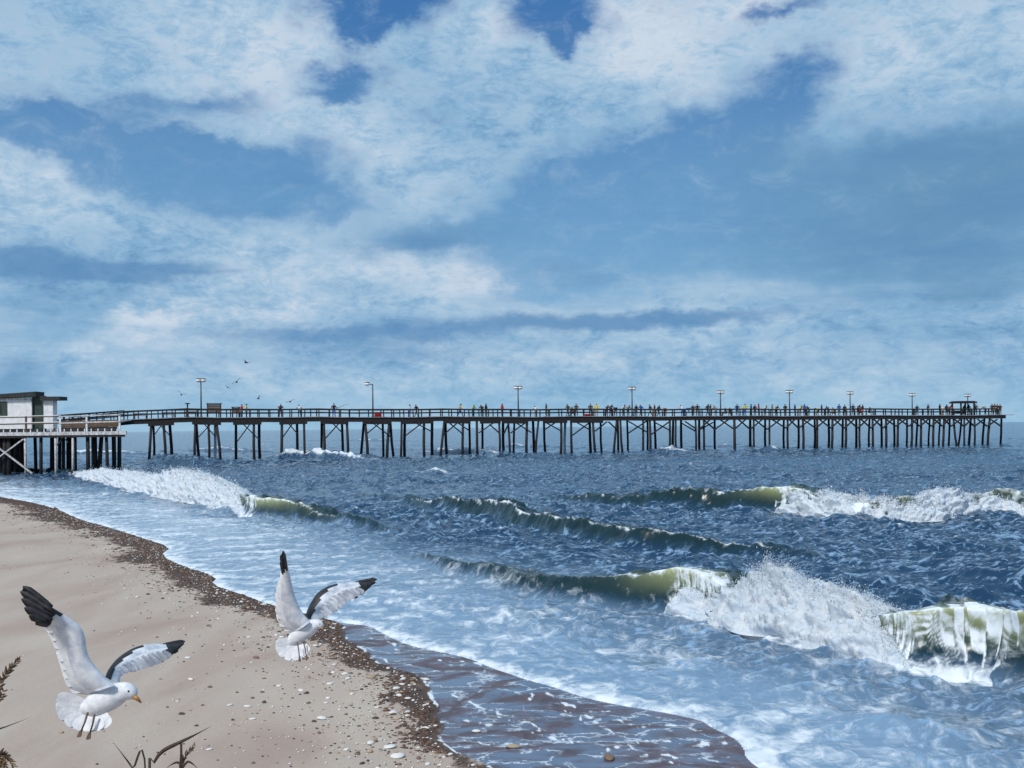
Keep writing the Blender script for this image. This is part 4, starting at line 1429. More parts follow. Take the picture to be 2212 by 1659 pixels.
box_local(p, -1.38, 1.38, 1.02, 1.10, .3, .9).build('back_panel', M['wood'], r)

# ------------------------------------------------------------------ people
def cloth(name, c):
    if name not in M:
        M[name] = rough_mat(name, tuple(v * .8 for v in c), c, 8.0, 0.85, (1, 1, 1), 0.0)
    return M[name]


CL = {'dark': (.012, .012, .015), 'white': (.62, .62, .62), 'red': (.45, .012, .015), 'yellow': (.72, .62, .03), 'orange': (.60, .34, .05), 'lime': (.55, .62, .10), 'blue': (.02, .09, .42),
      'navy': (.010, .020, .09), 'tan': (.30, .20, .12), 'brown': (.06, .035, .02), 'olive': (.06, .06, .025), 'grey': (.16, .16, .17), 'teal': (.02, .14, .20)}
HAIR = {'dark': (.010, .008, .007), 'brown': (.05, .028, .014), 'blond': (.30, .20, .06), 'red cap': (.40, .01, .01), 'white hat': (.65, .65, .62), 'tan hat': (.30, .22, .12)}

POSES = {
    'standing': dict(hip=(0, 0, .92), chest=(0, .0, 1.32), neck=(0, .0, 1.48), head=(0, .02, 1.62), lk=(-.10, .03, .50), lf=(-.11, 0, .06), rk=(.10, .03, .50), rf=(.11, 0, .06),
                     le=(-.25, .02, 1.10), lh=(-.24, .12, .86), re=(.25, .02, 1.10), rh=(.24, .12, .86)),
    'leaning on the rail': dict(hip=(0, -.10, .90), chest=(0, .12, 1.24), neck=(0, .24, 1.38), head=(0, .33, 1.49), lk=(-.10, -.02, .48), lf=(-.12, -.10, .06), rk=(.11, .06, .48), rf=(.12, -.02, .06),
                                le=(-.24, .30, 1.10), lh=(-.14, .48, 1.16), re=(.24, .30, 1.10), rh=(.14, .48, 1.16)),
    'walking': dict(hip=(0, 0, .90), chest=(0, .05, 1.31), neck=(0, .08, 1.46), head=(0, .12, 1.60), lk=(-.09, .20, .52), lf=(-.10, .30, .06), rk=(.09, -.06, .48), rf=(.10, -.30, .08),
                    le=(-.25, -.10, 1.10), lh=(-.24, .02, .86), re=(.25, .14, 1.10), rh=(.23, .30, .95)),
    'sitting': dict(hip=(0, -.1, .46), chest=(0, -.04, .86), neck=(0, .0, 1.02), head=(0, .05, 1.15), lk=(-.12, .34, .50), lf=(-.12, .36, .06), rk=(.12, .34, .50), rf=(.13, .40, .06),
                    le=(-.25, .06, .66), lh=(-.14, .30, .58), re=(.25, .06, .66), rh=(.14, .30, .58)),
    'bending forward': dict(hip=(0, -.22, .86), chest=(0, .16, 1.06), neck=(0, .32, 1.10), head=(0, .45, 1.08), lk=(-.10, .02, .48), lf=(-.11, -.08, .06), rk=(.11, .04, .48), rf=(.12, -.04, .06),
                            le=(-.24, .28, .84), lh=(-.16, .34, .60), re=(.24, .28, .84), rh=(.16, .36, .60)),
}
PERSON_ME = {}


def person_mesh(pose):
    if pose in PERSON_ME:
        return PERSON_ME[pose]
    J = POSES[pose]
    v, e, rad = [], [], []

    def jn(p, r):
        v.append(Vector(p))
        rad.append(r)
        return len(v) - 1
    hip = jn(J['hip'], (.155, .115))
    ch = Vector(J['chest'])
    waist = jn(Vector(J['hip']).lerp(ch, .45), (.14, .10))
    chest = jn(ch, (.17, .115))
    neck = jn(J['neck'], (.058, .058))
    hd = Vector(J['head'])
    head = jn(hd, (.088, .105))
    top = jn(hd + Vector((0, .0, .10)), (.07, .085))
    e += [(hip, waist), (waist, chest), (chest, neck), (neck, head), (head, top)]
    for s_, sx in (('l', -1), ('r', 1)):
        hj = jn(Vector(J['hip']) + Vector((sx * .095, 0, -.07)), (.092, .092))
        kn = jn(J[s_ + 'k'], (.062, .062))
        ft = jn(J[s_ + 'f'], (.045, .05))
        toe = jn(Vector(J[s_ + 'f']) + Vector((0, .15, -.025)), (.042, .032))
        sh = jn(ch + Vector((sx * .185, 0, .09)), (.062, .062))
        el_ = jn(J[s_ + 'e'], (.046, .046))
        ha = jn(J[s_ + 'h'], (.036, .036))
        tip = jn(Vector(J[s_ + 'h']) + (Vector(J[s_ + 'h']) - Vector(J[s_ + 'e'])).normalized() * .12, (.034, .022))
        e += [(hip, hj), (hj, kn), (kn, ft), (ft, toe), (chest, sh), (sh, el_), (el_, ha), (ha, tip)]
    me = bpy.data.meshes.new('person_cage')
    me.from_pydata(v, e, [])
    ob = bpy.data.objects.new('person_cage', me)
    COL.objects.link(ob)
    md = ob.modifiers.new('skin', 'SKIN')
    md.use_smooth_shade = True
    for i, sv in enumerate(me.skin_vertices[0].data):
        sv.radius = rad[i]
        sv.use_root = (i == 0)
    sb = ob.modifiers.new('sub', 'SUBSURF')
    sb.levels = 1
    sb.render_levels = 1
    dg = bpy.context.evaluated_depsgraph_get()
    out = bpy.data.meshes.new_from_object(ob.evaluated_get(dg))
    out.name = 'person_' + pose
    bpy.data.objects.remove(ob)
    # region of every face from its nearest bone
    bones = [(hip, waist, 1), (waist, chest, 1), (chest, neck, 1), (neck, head, 0), (head, top, 3)]
    segs = [(v[a], v[b2], r_) for a, b2, r_ in bones]
    for s_, sx in (('l', -1), ('r', 1)):
        hj = Vector(J['hip']) + Vector((sx * .095, 0, -.07))
        sh = ch + Vector((sx * .185, 0, .09))
        segs += [(hj, Vector(J[s_ + 'k']), 2), (Vector(J[s_ + 'k']), Vector(J[s_ + 'f']), 2), (Vector(J[s_ + 'f']), Vector(J[s_ + 'f']) + Vector((0, .15, -.025)), 3),
                 (sh, Vector(J[s_ + 'e']), 1), (Vector(J[s_ + 'e']), Vector(J[s_ + 'h']), 0)]
    mi = []
    for pl in out.polygons:
        c = pl.center
        best, reg = 9, 0
        for a, b2, r_ in segs:
            d = b2 - a
            tt = max(0, min(1, (c - a).dot(d) / max(d.length_squared, 1e-6)))
            q = (c - a - d * tt).length
            if q < best:
                best, reg = q, r_
        if reg == 0 and c.z > hd.z + .03 and (c - hd).length < .2:
            reg = 3
        if reg == 0 and (c - hd).length < .2 and (c.y - hd.y) < -.02:
            reg = 3
        mi.append(reg)
    out.materials.clear()
    for k in range(4):
        out.materials.append(M['skin'])
    out.polygons.foreach_set('material_index', mi)
    out.update()
    PERSON_ME[pose] = out
    return out


def sa(x):
    return 822.9 + x * .2232


def sb_(x):
    return 1261.8 + x * .1984


def sc_(x):
    return 1645.8 + x * .256


L_, S_, W_, T_, B_ = 'leaning on the rail', 'standing', 'walking', 'sitting', 'bending forward'
PEOPLE = [(z1(2092, 0)[0], 'red', 'navy', 'dark', S_), (z1(2130, 0)[0], 'yellow', 'navy', 'dark', S_), (z2(450, 0)[0], 'brown', 'dark', 'dark', L_), (z2(615, 0)[0], 'white', 'navy', 'dark', L_), (z2(912, 0)[0], 'dark', 'blue', 'brown', S_),
          (sa(280), 'white', 'blue', 'dark', S_), (sa(347), 'dark', 'dark', 'dark', W_), (sa(765), 'orange', 'navy', 'dark', W_), (sa(895), 'lime', 'teal', 'dark', L_), (sa(980), 'dark', 'dark', 'dark', L_), (sa(1018), 'dark', 'brown', 'dark', S_),
          (sa(1175), 'red', 'dark', 'dark', S_), (sa(1500), 'white', 'tan', 'brown', L_), (sa(1602), 'dark', 'dark', 'dark', S_), (sa(1812), 'olive', 'dark', 'dark', W_), (sa(1852), 'dark', 'dark', 'dark', T_), (sa(1892), 'olive', 'dark', 'brown', S_),
          (sa(2030), 'brown', 'dark', 'dark', S_), (sa(2088), 'yellow', 'tan', 'blond', S_),
          (sb_(250), 'dark', 'navy', 'dark', L_), (sb_(292), 'dark', 'brown', 'dark', L_), (sb_(345), 'navy', 'dark', 'dark', B_), (sb_(432), 'white', 'brown', 'dark', L_), (sb_(482), 'tan', 'olive', 'dark', L_),
          (sb_(570), 'dark', 'dark', 'dark', S_), (sb_(622), 'blue', 'dark', 'tan hat', W_), (sb_(725), 'brown', 'dark', 'dark', W_), (sb_(770), 'dark', 'tan', 'dark', S_), (sb_(812), 'dark', 'dark', 'brown', W_), (sb_(882), 'tan', 'dark', 'brown', B_),
          (sb_(1070), 'white', 'blue', 'brown', L_), (sb_(1112), 'blue', 'navy', 'brown', B_), (sb_(1186), 'dark', 'dark', 'red cap', S_), (sb_(1235), 'dark', 'dark', 'dark', S_), (sb_(1345), 'dark', 'dark', 'dark', W_), (sb_(1378), 'olive', 'grey', 'tan hat', S_),
          (sb_(1432), 'tan', 'grey', 'dark', L_), (sb_(1540), 'dark', 'dark', 'dark', T_), (sb_(1588), 'dark', 'brown', 'dark', T_), (sb_(1668), 'navy', 'navy', 'dark', W_), (sb_(1752), 'yellow', 'blue', 'dark', S_), (sb_(1820), 'dark', 'dark', 'dark', S_), (sb_(1860), 'dark', 'dark', 'dark', S_),
          (sb_(1902), 'red', 'dark', 'dark', S_), (sb_(1972), 'white', 'brown', 'blond', L_), (sb_(2050), 'grey', 'grey', 'blond', S_), (sb_(2095), 'olive', 'dark', 'dark', L_), (sb_(2192), 'dark', 'dark', 'dark', S_),
          (sc_(280), 'navy', 'navy', 'red cap', S_), (sc_(325), 'yellow', 'tan', 'brown', L_), (sc_(360), 'blue', 'navy', 'dark', S_), (sc_(395), 'brown', 'teal', 'brown', L_), (sc_(468), 'lime', 'dark', 'dark', B_), (sc_(505), 'navy', 'dark', 'dark', S_),
          (sc_(560), 'brown', 'dark', 'brown', L_), (sc_(602), 'tan', 'brown', 'dark', T_), (sc_(652), 'blue', 'teal', 'brown', S_), (sc_(700), 'dark', 'dark', 'brown', S_), (sc_(770), 'navy', 'dark', 'dark', S_), (sc_(814), 'dark', 'dark', 'dark', L_),
          (sc_(832), 'red', 'dark', 'dark', T_), (sc_(852), 'dark', 'tan', 'dark', S_), (sc_(912), 'dark', 'dark', 'dark', T_), (sc_(1310), 'dark', 'dark', 'dark', S_), (sc_(1405), 'brown', 'dark', 'brown', S_),
          (sc_(1502), 'dark', 'dark', 'dark', S_), (sc_(1525), 'white', 'tan', 'dark', L_), (sc_(1560), 'dark', 'dark', 'brown', S_), (sc_(1585), 'red', 'dark', 'dark', L_), (sc_(1710), 'brown', 'dark', 'dark', S_), (sc_(1746), 'dark', 'dark', 'dark', S_),
          (sc_(1806), 'brown', 'dark', 'dark', S_), (sc_(1885), 'tan', 'dark', 'white hat', L_), (sc_(1944), 'dark', 'dark', 'dark', S_), (sc_(1964), 'brown', 'dark', 'brown', S_), (sc_(1988), 'brown', 'dark', 'dark', S_), (sc_(2012), 'dark', 'dark', 'dark', S_)]
PEOPLE.sort()
cnt = {}
for i, (px, top, leg, hair, pose) in enumerate(PEOPLE):
    me = person_mesh(pose)
    lean = pose == L_
    off = (-.95 if i % 3 else .95) if lean else random.uniform(-.8, .8)
    p = on_pier(px, off)
    p.z += 0.006
    o = bpy.data.objects.new('person', me)
    COL.objects.link(o)
    o.location = p
    base_a = math.atan2(PD.y, PD.x)
    if lean:
        a = base_a + (math.pi if off < 0 else 0)
    else:
        a = base_a + random.choice((-1.4, 1.4, -1.9, 1.9, math.pi, 2.6))
    o.rotation_euler = (0, 0, a)
    sc = random.uniform(.98, 1.08)
    o.scale = (sc * 1.4, sc * 1.4, sc * 1.12)
    for k, mname in ((1, 'shirt_' + top), (2, 'trousers_' + leg), (3, 'hair_' + hair.replace(' ', '_'))):
        mt = cloth(mname, CL[top] if k == 1 else CL[leg] if k == 2 else HAIR[hair])
        o.material_slots[k].link = 'OBJECT'
        o.material_slots[k].material = mt
    li = sum(1 for q in LAMPS if q[0] <= px)
    cnt[li] = cnt.get(li, 0) + 1
    k = cnt[li]
    word = ORD[k - 1] if k <= 12 else f'{k}th'
    where = f'{word} figure right of the {ORD[li - 1]} pier lamp' if li else f'{word} figure left of the first pier lamp'
    clo = f'person in {top} top' if top != 'dark' else 'person in dark clothes'
    if hair in ('red cap', 'white hat', 'tan hat'):
        clo += f' and {hair}'
    tag(o, f'{clo} {pose}, {where}' if 'hat' not in clo and 'cap' not in clo else f'{clo}, {where}', 'person', 'people on the pier')
    if abs(px - z2(912, 0)[0]) < .5:
        ROD = p

# fishing rods
def rod(a, b2, label):
    r = empty('fishing_rod', a)
    tag(r, label, 'fishing rod')
    d = b2 - a
    MB(a).tube([a, a.lerp(b2, .18)], [.035, .03], 6).build('handle', M['wood'], r, True)
    MB(a).tube([a.lerp(b2, .18), a.lerp(b2, .6) + Vector((0, 0, .05)), b2], [.03, .024, .016], 6).build('rod', M['brown'], r, True)
    c = a.lerp(b2, .16) - Vector((0, 0, .06))
    MB(a).ball(c, .06, .05, .05, 8, 5).build('reel', M['metal'], r, True)


q = z2(935, 345)
q2 = z2(1042, 308)
rod(pz(*q, 0) , pz(*q2, -1.0), 'long fishing rod held out by the person in blue trousers')

# ------------------------------------------------------------------ small gulls over the pier
def small_gull(px, py, Y, span_px, roll, yaw, wl, wr, label):
    c = at(px, py, Y)
    half = span_px * 1.35 / F * Y / 2
    r = empty('distant_gull', c)
    tag(r, label, 'bird', 'distant gulls over the pier')
    b = half * .62
    MB().tube([(0, -b, 0), (0, -b * .55, .0), (0, -.1 * b, 0), (0, b * .55, .0), (0, b * .9, .02)], [.02 * half, .16 * half, .2 * half, .14 * half, .03 * half], 8).build('body', M['black_feather'], r, True)
    for s_, up in ((-1, wl), (1, wr)):
        mb = MB()
        st = [(0, 0, .30), (.35, up * .75, .30), (.7, up, .22), (1.0, up * .8, .03)]
        vs = []
        for x, z, c_ in st:
            for yy, zz in ((c_ * .5, 0), (0, .05 * half), (-c_ * .6, 0), (0, -.03 * half)):
                vs.append((s_ * x * half, yy * half - .12 * x * half, z * half + zz))
        fs = []
        for k in range(3):
            for j in range(4):
                q_ = (k * 4 + j, k * 4 + (j + 1) % 4, k * 4 + 4 + (j + 1) % 4, k * 4 + 4 + j)
                fs.append(q_ if s_ > 0 else q_[::-1])
        fs.append((12, 13, 14, 15))
        mb.add(vs, fs)
        mb.build('wing', M['black_feather'], r, True)
    r.rotation_euler = (R(12), R(roll), R(yaw))


SG = [(*z1(2125, 60), 90, 15, 18, 60, .30, .30, 'highest of the small dark gulls in the sky above the pier'),
      (*z1(2045, 228), 90, 16, -28, 20, .15, .35, 'small dark gull with wings tilted up to the right'),
      (*z1(1966, 275), 92, 11, 35, 30, .2, .2, 'small dark gull gliding just left of a tilted one'),
      (*z1(1566, 338), 88, 14, 10, 20, .75, .30, 'small dark gull left of the first lamp with one wing raised'),
      (*z2(257, 262), 95, 10, -15, 70, .3, .9, 'small dark gull with a wing straight up between first two lamps'),
      (*z2(532, 288), 90, 15, -16, 15, .12, .2, 'lowest small dark gull skimming left of the second lamp')]
for a in SG:
    small_gull(*a)

# ------------------------------------------------------------------ the two large gulls
K5 = 1600 / 4032.0


def resample(pts, n):
    p = np.array(pts, float)
    # Catmull-Rom through the points
    q = np.vstack([2 * p[0] - p[1], p, 2 * p[-1] - p[-2]])
    out = []
    for i in range(len(p) - 1):
        p0, p1, p2, p3 = q[i], q[i + 1], q[i + 2], q[i + 3]
        for tt in np.linspace(0, 1, 12, endpoint=False):
            out.append(0.5 * ((2 * p1) + (-p0 + p2) * tt + (2 * p0 - 5 * p1 + 4 * p2 - p3) * tt ** 2 + (-p0 + 3 * p1 - 3 * p2 + p3) * tt ** 3))
    out.append(p[-1])
    out = np.array(out)
    d = np.concatenate([[0], np.cumsum(np.linalg.norm(np.diff(out[:, :2], axis=0), axis=1))])
    tt = np.linspace(0, d[-1], n)
    return np.stack([np.interp(tt, d, out[:, k]) for k in range(out.shape[1])], -1)


def gull(spec):
    Yg = spec['Y']
    kx = Yg / F                       # metres per view pixel at this depth

    def loc(x, y, w=0.0):
        """zoom pixel + depth offset (m) -> world point"""
        px, py = x * K5, 1152 + y * K5
        p = at(px, py, Yg)
        return Vector((p.x * (Yg + w) / Yg, Yg + w, EYE + (p.z - EYE) * (Yg + w) / Yg))
    org = loc(*spec['origin'])
    root = empty('seagull', org)
    tag(root, spec['label'], 'bird', 'large white gulls over the beach')
    m_ = kx * K5                      # metres per zoom pixel

    # body: one lofted surface from tail root to bill base
    sp_ = np.array([(x, y, r) for x, y, r in spec['spine']], float)
    sp_ = resample(sp_, 26)
    mb = MB(org)
    pts = [loc(x, y, spec.get('tilt', 0) * (i / 25 - .5)) for i, (x, y, r) in enumerate(sp_)]
    mb.tube(pts, [float(r) * m_ for r in sp_[:, 2]], 18, flat=0.92, ref=(0, 1, 0))
    body = mb.build('body', M['feather'], root, True)
    # bill
    bk = spec['beak']
    b0, b1, b2_ = loc(*bk[0], bk[3]), loc(*bk[1], bk[3]), loc(*bk[2], bk[3])
    MB(org).tube([b0, b1, b2_], [spec['beak_r'] * m_, spec['beak_r'] * m_ * .8, spec['beak_r'] * .22 * m_], 8, flat=.7).build('beak', M['beak'], root, True)
    ex, ey, ew = spec['eye']
    c = loc(ex, ey, ew)
    e1 = MB(org).ball(c, *(spec['eye_r'] * m_,) * 3, 8, 6).build('eye', M['eye'], root, True)
    # legs
    for (x0, y0, x1, y1, w) in spec['legs']:
        a, b3 = loc(x0, y0, w), loc(x1, y1, w - .02)
        lg = MB(org).tube([a, a.lerp(b3, .5) + Vector((.003, 0, 0)), b3], [6.5 * m_ * spec['ls'], 5 * m_ * spec['ls'], 4.5 * m_ * spec['ls']], 7).build('leg', M['leg'], root, True)
        t0 = b3
        d = (b3 - a).normalized()
        sd_ = Vector((1, 0, 0))
        L = 26 * m_ * spec['ls']
        vs = []
        for th in (-.006, .004):
            vs += [t0 - sd_ * .006 + Vector((0, th, .004)), t0 + sd_ * .006 + Vector((0, th, .004)), t0 + d * L + sd_ * L * .42 + Vector((0, th, 0)), t0 + d * L * 1.15 + Vector((0, th, 0)), t0 + d * L - sd_ * L * .42 + Vector((0, th, 0))]
        fs = [(0, 1, 2, 3, 4), (9, 8, 7, 6, 5)] + [(i, i + 5, (i + 1) % 5 + 5, (i + 1) % 5) for i in range(5)]
        MB(org).add(vs, fs).build('foot', M['leg'], lg)

    def feather(p0, p1, w, mat, parent, name, thick=.004, bend=0.0, blunt=.5):
        """a vane: tapered blade from p0 to p1"""
        d = p1 - p0
        L = d.length
        d.normalize()
        side = d.cross(Vector((0, 1, 0))).normalized()
        nrm = side.cross(d).normalized()
        st = [(0, .45), (.2, .72), (.5, .92), (.80, 1.0), (.94, .80 * (.5 + blunt * .5)), (1.0, .30 * blunt + .05)]
        vs = []
        for f, ww in st:
            c = p0 + d * (L * f) + nrm * (bend * L * math.sin(f * math.pi))
            h = w * ww / 2
            vs += [c - side * h, c + nrm * thick, c + side * h, c - nrm * thick]
        fs = [(0, 1, 2, 3), (23, 22, 21, 20)]
        for k in range(5):
            for j in range(4):
                fs.append((k * 4 + (j + 1) % 4, k * 4 + j, k * 4 + 4 + j, k * 4 + 4 + (j + 1) % 4))
        return MB(org).add(vs, fs).build(name, mat, parent, name == 'primary_feather')

    # tail fan
    tl = spec['tail']
    for k, (x0, y0, x1, y1) in enumerate(tl):
        w0 = .012 * ((k % 2) * 2 - 1)
        feather(loc(x0, y0, w0), loc(x1, y1, -.05 + w0 * .4), spec['tail_w'] * m_, M['feather'], root, 'tail_feather', .0009, 0, 1.0)

    # wings
    for wi, wg in enumerate(spec['wings']):
        n, mch = 30, 11
        LE = resample(wg['le'], n)
        TE = resample(wg['te'], n)
        w_root, w_tip, w_ch = wg['depth']
        vs, fs, mi = [], [], []
        for side in (0, 1):
            for i in range(n):
                f = i / (n - 1)
                for j in range(mch):
                    c = j / (mch - 1)
                    x, y = LE[i] * (1 - c) + TE[i] * c
                    w = w_root + (w_tip - w_root) * f ** 1.2 + w_ch * c * (1 - .5 * f)
                    camber = .05 * math.sin(c * math.pi) * (1 - f * .6) * wg.get('camber', 1)
                    th = (.017 * (1 - f) + .004) * (math.sin(math.pi * (c ** .5)) + .05)
                    w = w - camber + (th if side else -th) * (1.0 if 0 < j < mch - 1 else .2)
                    vs.append(loc(x, y, w))
        N = n * mch
        for side in (0, 1):
            for i in range(n - 1):
                for j in range(mch - 1):
                    a = side * N + i * mch + j
                    q_ = (a, a + 1, a + mch + 1, a + mch)
                    fs.append(q_ if side == 0 else q_[::-1])
                    f, c = (i + .5) / (n - 1), (j + .5) / (mch - 1)
                    mi.append(wg['paint'](f, c))
        rim = [(i * mch, (i + 1) * mch) for i in range(n - 1)]
        for i in range(n - 1):
            a, b3 = i * mch, (i + 1) * mch
            fs.append((a + N, a, b3, b3 + N)); mi.append(wg['paint'](i / n, 0))
            a, b3 = i * mch + mch - 1, (i + 1) * mch + mch - 1
            fs.append((a, a + N, b3 + N, b3)); mi.append(wg['paint'](i / n, 1))
        for i in (0, n - 1):
            for j in range(mch - 1):
                a = i * mch + j
                fs.append((a, a + N, a + N + 1, a + 1) if i else (a + 1, a + N + 1, a + N, a)); mi.append(wg['paint'](i / n, j / mch))
        mb = MB(org)
        mb.add(vs, fs)
        mb.m = mi
        wing = mb.build('wing', [M['feather'], M['black_feather'], M['mantle'], M['grey_feather']], root, True)
        for k, (x0, y0, x1, y1, ww) in enumerate(wg['prim']):
            w = w_tip + (w_root - w_tip) * .12 - .008 * (k % 2)
            feather(loc(x0, y0, w - .015), loc(x1, y1, w_tip - .012 * k), ww * 1.25 * m_, M['black_feather'], wing, 'primary_feather', .002, 0, .25)
        # trailing secondaries
        for k in range(wg['nsec']):
            f = wg['sec'][0] + (wg['sec'][1] - wg['sec'][0]) * k / (wg['nsec'] - 1)
            i = min(int(f * (n - 1)), n - 1)
            c0 = .45
            a = LE[i] * (1 - c0) + TE[i] * c0
            e = TE[i] + (TE[i] - LE[i]) * wg['over']
            e = e + (TE[min(i + 2, n - 1)] - TE[i]) * .8
            w = w_root + (w_tip - w_root) * f ** 1.2 + w_ch * (1 - .5 * f) * .9
            feather(loc(a[0], a[1], w - .03), loc(e[0], e[1], w - .006 * (k % 2)), wg['secw'] * m_, M[wg['secm']], wing, 'secondary_feather', .0014, 0, .9)
        if 'stripe' in wg:
            st = resample(wg['stripe'], 24)
            pts = [loc(x, y, w_root + (w_tip - w_root) * (i / 23 * .85) ** 1.2 - .035) for i, (x, y) in enumerate(st)]
            MB(org).tube(pts, [m_ * wg['stripe_w'] * (1 - .65 * i / 23) for i in range(24)], 7, flat=.6).build('leading_edge', M['feather'], wing, True)
    return root


def paint_near(f, c):
    if f > .70 + .10 * (c - .5):
        return 1
    return 2 if c < .75 else 0


def paint_far(f, c):
    if f > .80 - .06 * c:
        return 1
    lim = max(0.0, .46 * (1 - f / .62))
    if c < lim:
        return 1
    if c < lim + .30:
        return 3
    return 0 if (c > .55 or f > .35) else 3


G1 = dict(Y=5.4, origin=(480, 1000), label='large white gull with black wingtips landing over the sand, nearest at lower left',
          spine=[(430, 972, 8), (455, 958, 34), (500, 940, 58), (555, 912, 70), (615, 884, 69), (660, 866, 56), (690, 862, 50), (715, 872, 42), (732, 886, 26), (742, 896, 5)],
          beak=((728, 890), (750, 902), (769, 923), -.02), beak_r=15, eye=(700, 860, -.079), eye_r=6, ls=1.0,
          legs=[(478, 975, 440, 1080, -.09), (515, 985, 488, 1092, -.06)],
          tail=[(470, 925, 312, 890), (468, 935, 303, 915), (466, 943, 303, 940), (464, 950, 308, 965), (464, 957, 318, 990), (465, 963, 334, 1014), (467, 968, 356, 1035), (470, 972, 382, 1052),
                (474, 975, 412, 1066), (480, 977, 446, 1074), (490, 977, 482, 1078), (500, 975, 516, 1076), (512, 972, 548, 1068), (525, 965, 575, 1060), (535, 955, 592, 1050)], tail_w=70,
          wings=[dict(le=[(628, 826), (560, 770), (502, 702), (474, 640), (462, 560), (425, 494), (345, 440), (270, 395), (180, 335), (128, 294)],
                      te=[(470, 880), (410, 868), (372, 830), (350, 770), (325, 690), (300, 610), (268, 540), (235, 490), (170, 420), (116, 318)],
                      depth=(-.05, -.22, .06), paint=paint_near, prim=[(285, 402, 124, 288, 34), (290, 425, 110, 316, 36), (290, 450, 116, 356, 38), (285, 475, 132, 405, 38), (275, 495, 158, 445, 36), (262, 505, 196, 478, 34)],
                      nsec=17, sec=(.10, .72), over=.045, secw=46, secm='feather', camber=.8),
                 dict(le=[(572, 782), (590, 742), (628, 692), (680, 650), (742, 618), (820, 601), (900, 604), (960, 598), (1006, 588)],
                      te=[(650, 828), (662, 768), (705, 752), (760, 742), (825, 722), (880, 700), (925, 672), (965, 640), (1000, 604)],
                      depth=(.10, .40, -.05), paint=paint_far, prim=[(885, 606, 1009, 588, 22), (885, 622, 1002, 602, 24), (880, 642, 972, 640, 26), (868, 664, 930, 668, 26), (852, 684, 896, 690, 24)],
                      nsec=11, sec=(.12, .74), over=.03, secw=34, secm='grey_feather', camber=.6,
                      stripe=[(632, 822), (642, 770), (662, 712), (700, 662), (752, 630), (820, 610), (880, 606)], stripe_w=8)])
G2 = dict(Y=8.6, origin=(1620, 620), label='smaller white gull with raised wings hovering above the pebbly waterline',
          spine=[(1560, 606, 6), (1578, 592, 24), (1610, 566, 40), (1650, 536, 46), (1690, 512, 42), (1715, 500, 34), (1733, 498, 29), (1745, 504, 22), (1753, 512, 12), (1757, 518, 3)],
          beak=((1750, 512), (1756, 520), (1760, 531), -.02), beak_r=6, eye=(1741, 494, -.095), eye_r=3.6, ls=.62,
          legs=[(1618, 590, 1630, 680, -.10), (1650, 585, 1668, 672, -.06)],
          tail=[(1592, 580, 1503, 598), (1592, 585, 1500, 615), (1592, 590, 1503, 634), (1594, 594, 1510, 652), (1597, 597, 1522, 668), (1600, 600, 1540, 682), (1605, 602, 1562, 690), (1610, 603, 1586, 694),
                (1618, 602, 1610, 692), (1626, 600, 1634, 684), (1634, 596, 1656, 670), (1642, 590, 1676, 648)], tail_w=44,
          wings=[dict(le=[(1690, 482), (1658, 446), (1632, 405), (1608, 350), (1594, 300), (1582, 240), (1570, 195), (1560, 150), (1540, 98)],
                      te=[(1600, 545), (1555, 528), (1522, 490), (1505, 440), (1500, 380), (1506, 310), (1524, 240), (1532, 190), (1528, 120)],
                      depth=(-.06, -.30, .05), paint=lambda f, c: 1 if f > .80 + .05 * (.5 - c) else (2 if c < .7 else 0), prim=[(1562, 205, 1541, 94, 16), (1548, 215, 1527, 118, 15), (1540, 225, 1529, 150, 14)],
                      nsec=13, sec=(.10, .80), over=.035, secw=34, secm='feather', camber=.8),
                 dict(le=[(1662, 452), (1672, 420), (1694, 374), (1732, 322), (1790, 287), (1860, 270), (1945, 266), (2005, 262), (2048, 250)],
                      te=[(1740, 490), (1745, 472), (1785, 448), (1840, 410), (1875, 385), (1900, 362), (1945, 340), (1995, 312), (2040, 268)],
                      depth=(.10, .42, -.05), paint=paint_far, prim=[(1935, 268, 2054, 250, 20), (1930, 286, 2045, 268, 20), (1925, 304, 2010, 296, 22), (1915, 322, 1985, 322, 22), (1895, 342, 1950, 344, 20)],
                      nsec=11, sec=(.12, .74), over=.03, secw=32, secm='grey_feather', camber=.6,
                      stripe=[(1720, 478), (1722, 430), (1735, 375), (1762, 328), (1812, 296), (1880, 278), (1940, 270)], stripe_w=7)])
gull(G1)
gull(G2)

# ------------------------------------------------------------------ dune grass in the foreground
def zg(x, y, Y):
    return at(x * K5, 1152 + y * K5, Y)


def sand_at(x, y):
    return float(sand_z(np.array([x]), np.array([y]))[0])


def blade(root, org, pts, w, mat, name='blade'):
    st = resample([tuple(p) for p in pts], 16)
    n = len(st)
    vs = []
    for i, p in enumerate(st):
        p = Vector(p)
        d = (Vector(st[min(i + 1, n - 1)]) - Vector(st[max(i - 1, 0)])).normalized()
        s_ = d.cross(Vector((0, 1, 0))).normalized()
        h = w * (.55 + .45 * math.sin(math.pi * min(1, i / n * 1.3))) * (1 - (i / (n - 1)) ** 3 * .93) / 2
        nn = s_.cross(d)
        vs += [p - s_ * h, p + nn * h * .5, p + s_ * h, p - nn * h * .12]
    fs = [(0, 1, 2, 3)]
    for k in range(n - 1):
        for j in range(4):
            fs.append((k * 4 + (j + 1) % 4, k * 4 + j, k * 4 + 4 + j, k * 4 + 4 + (j + 1) % 4))
    return MB(org).add(vs, fs).build(name, mat, root, True)


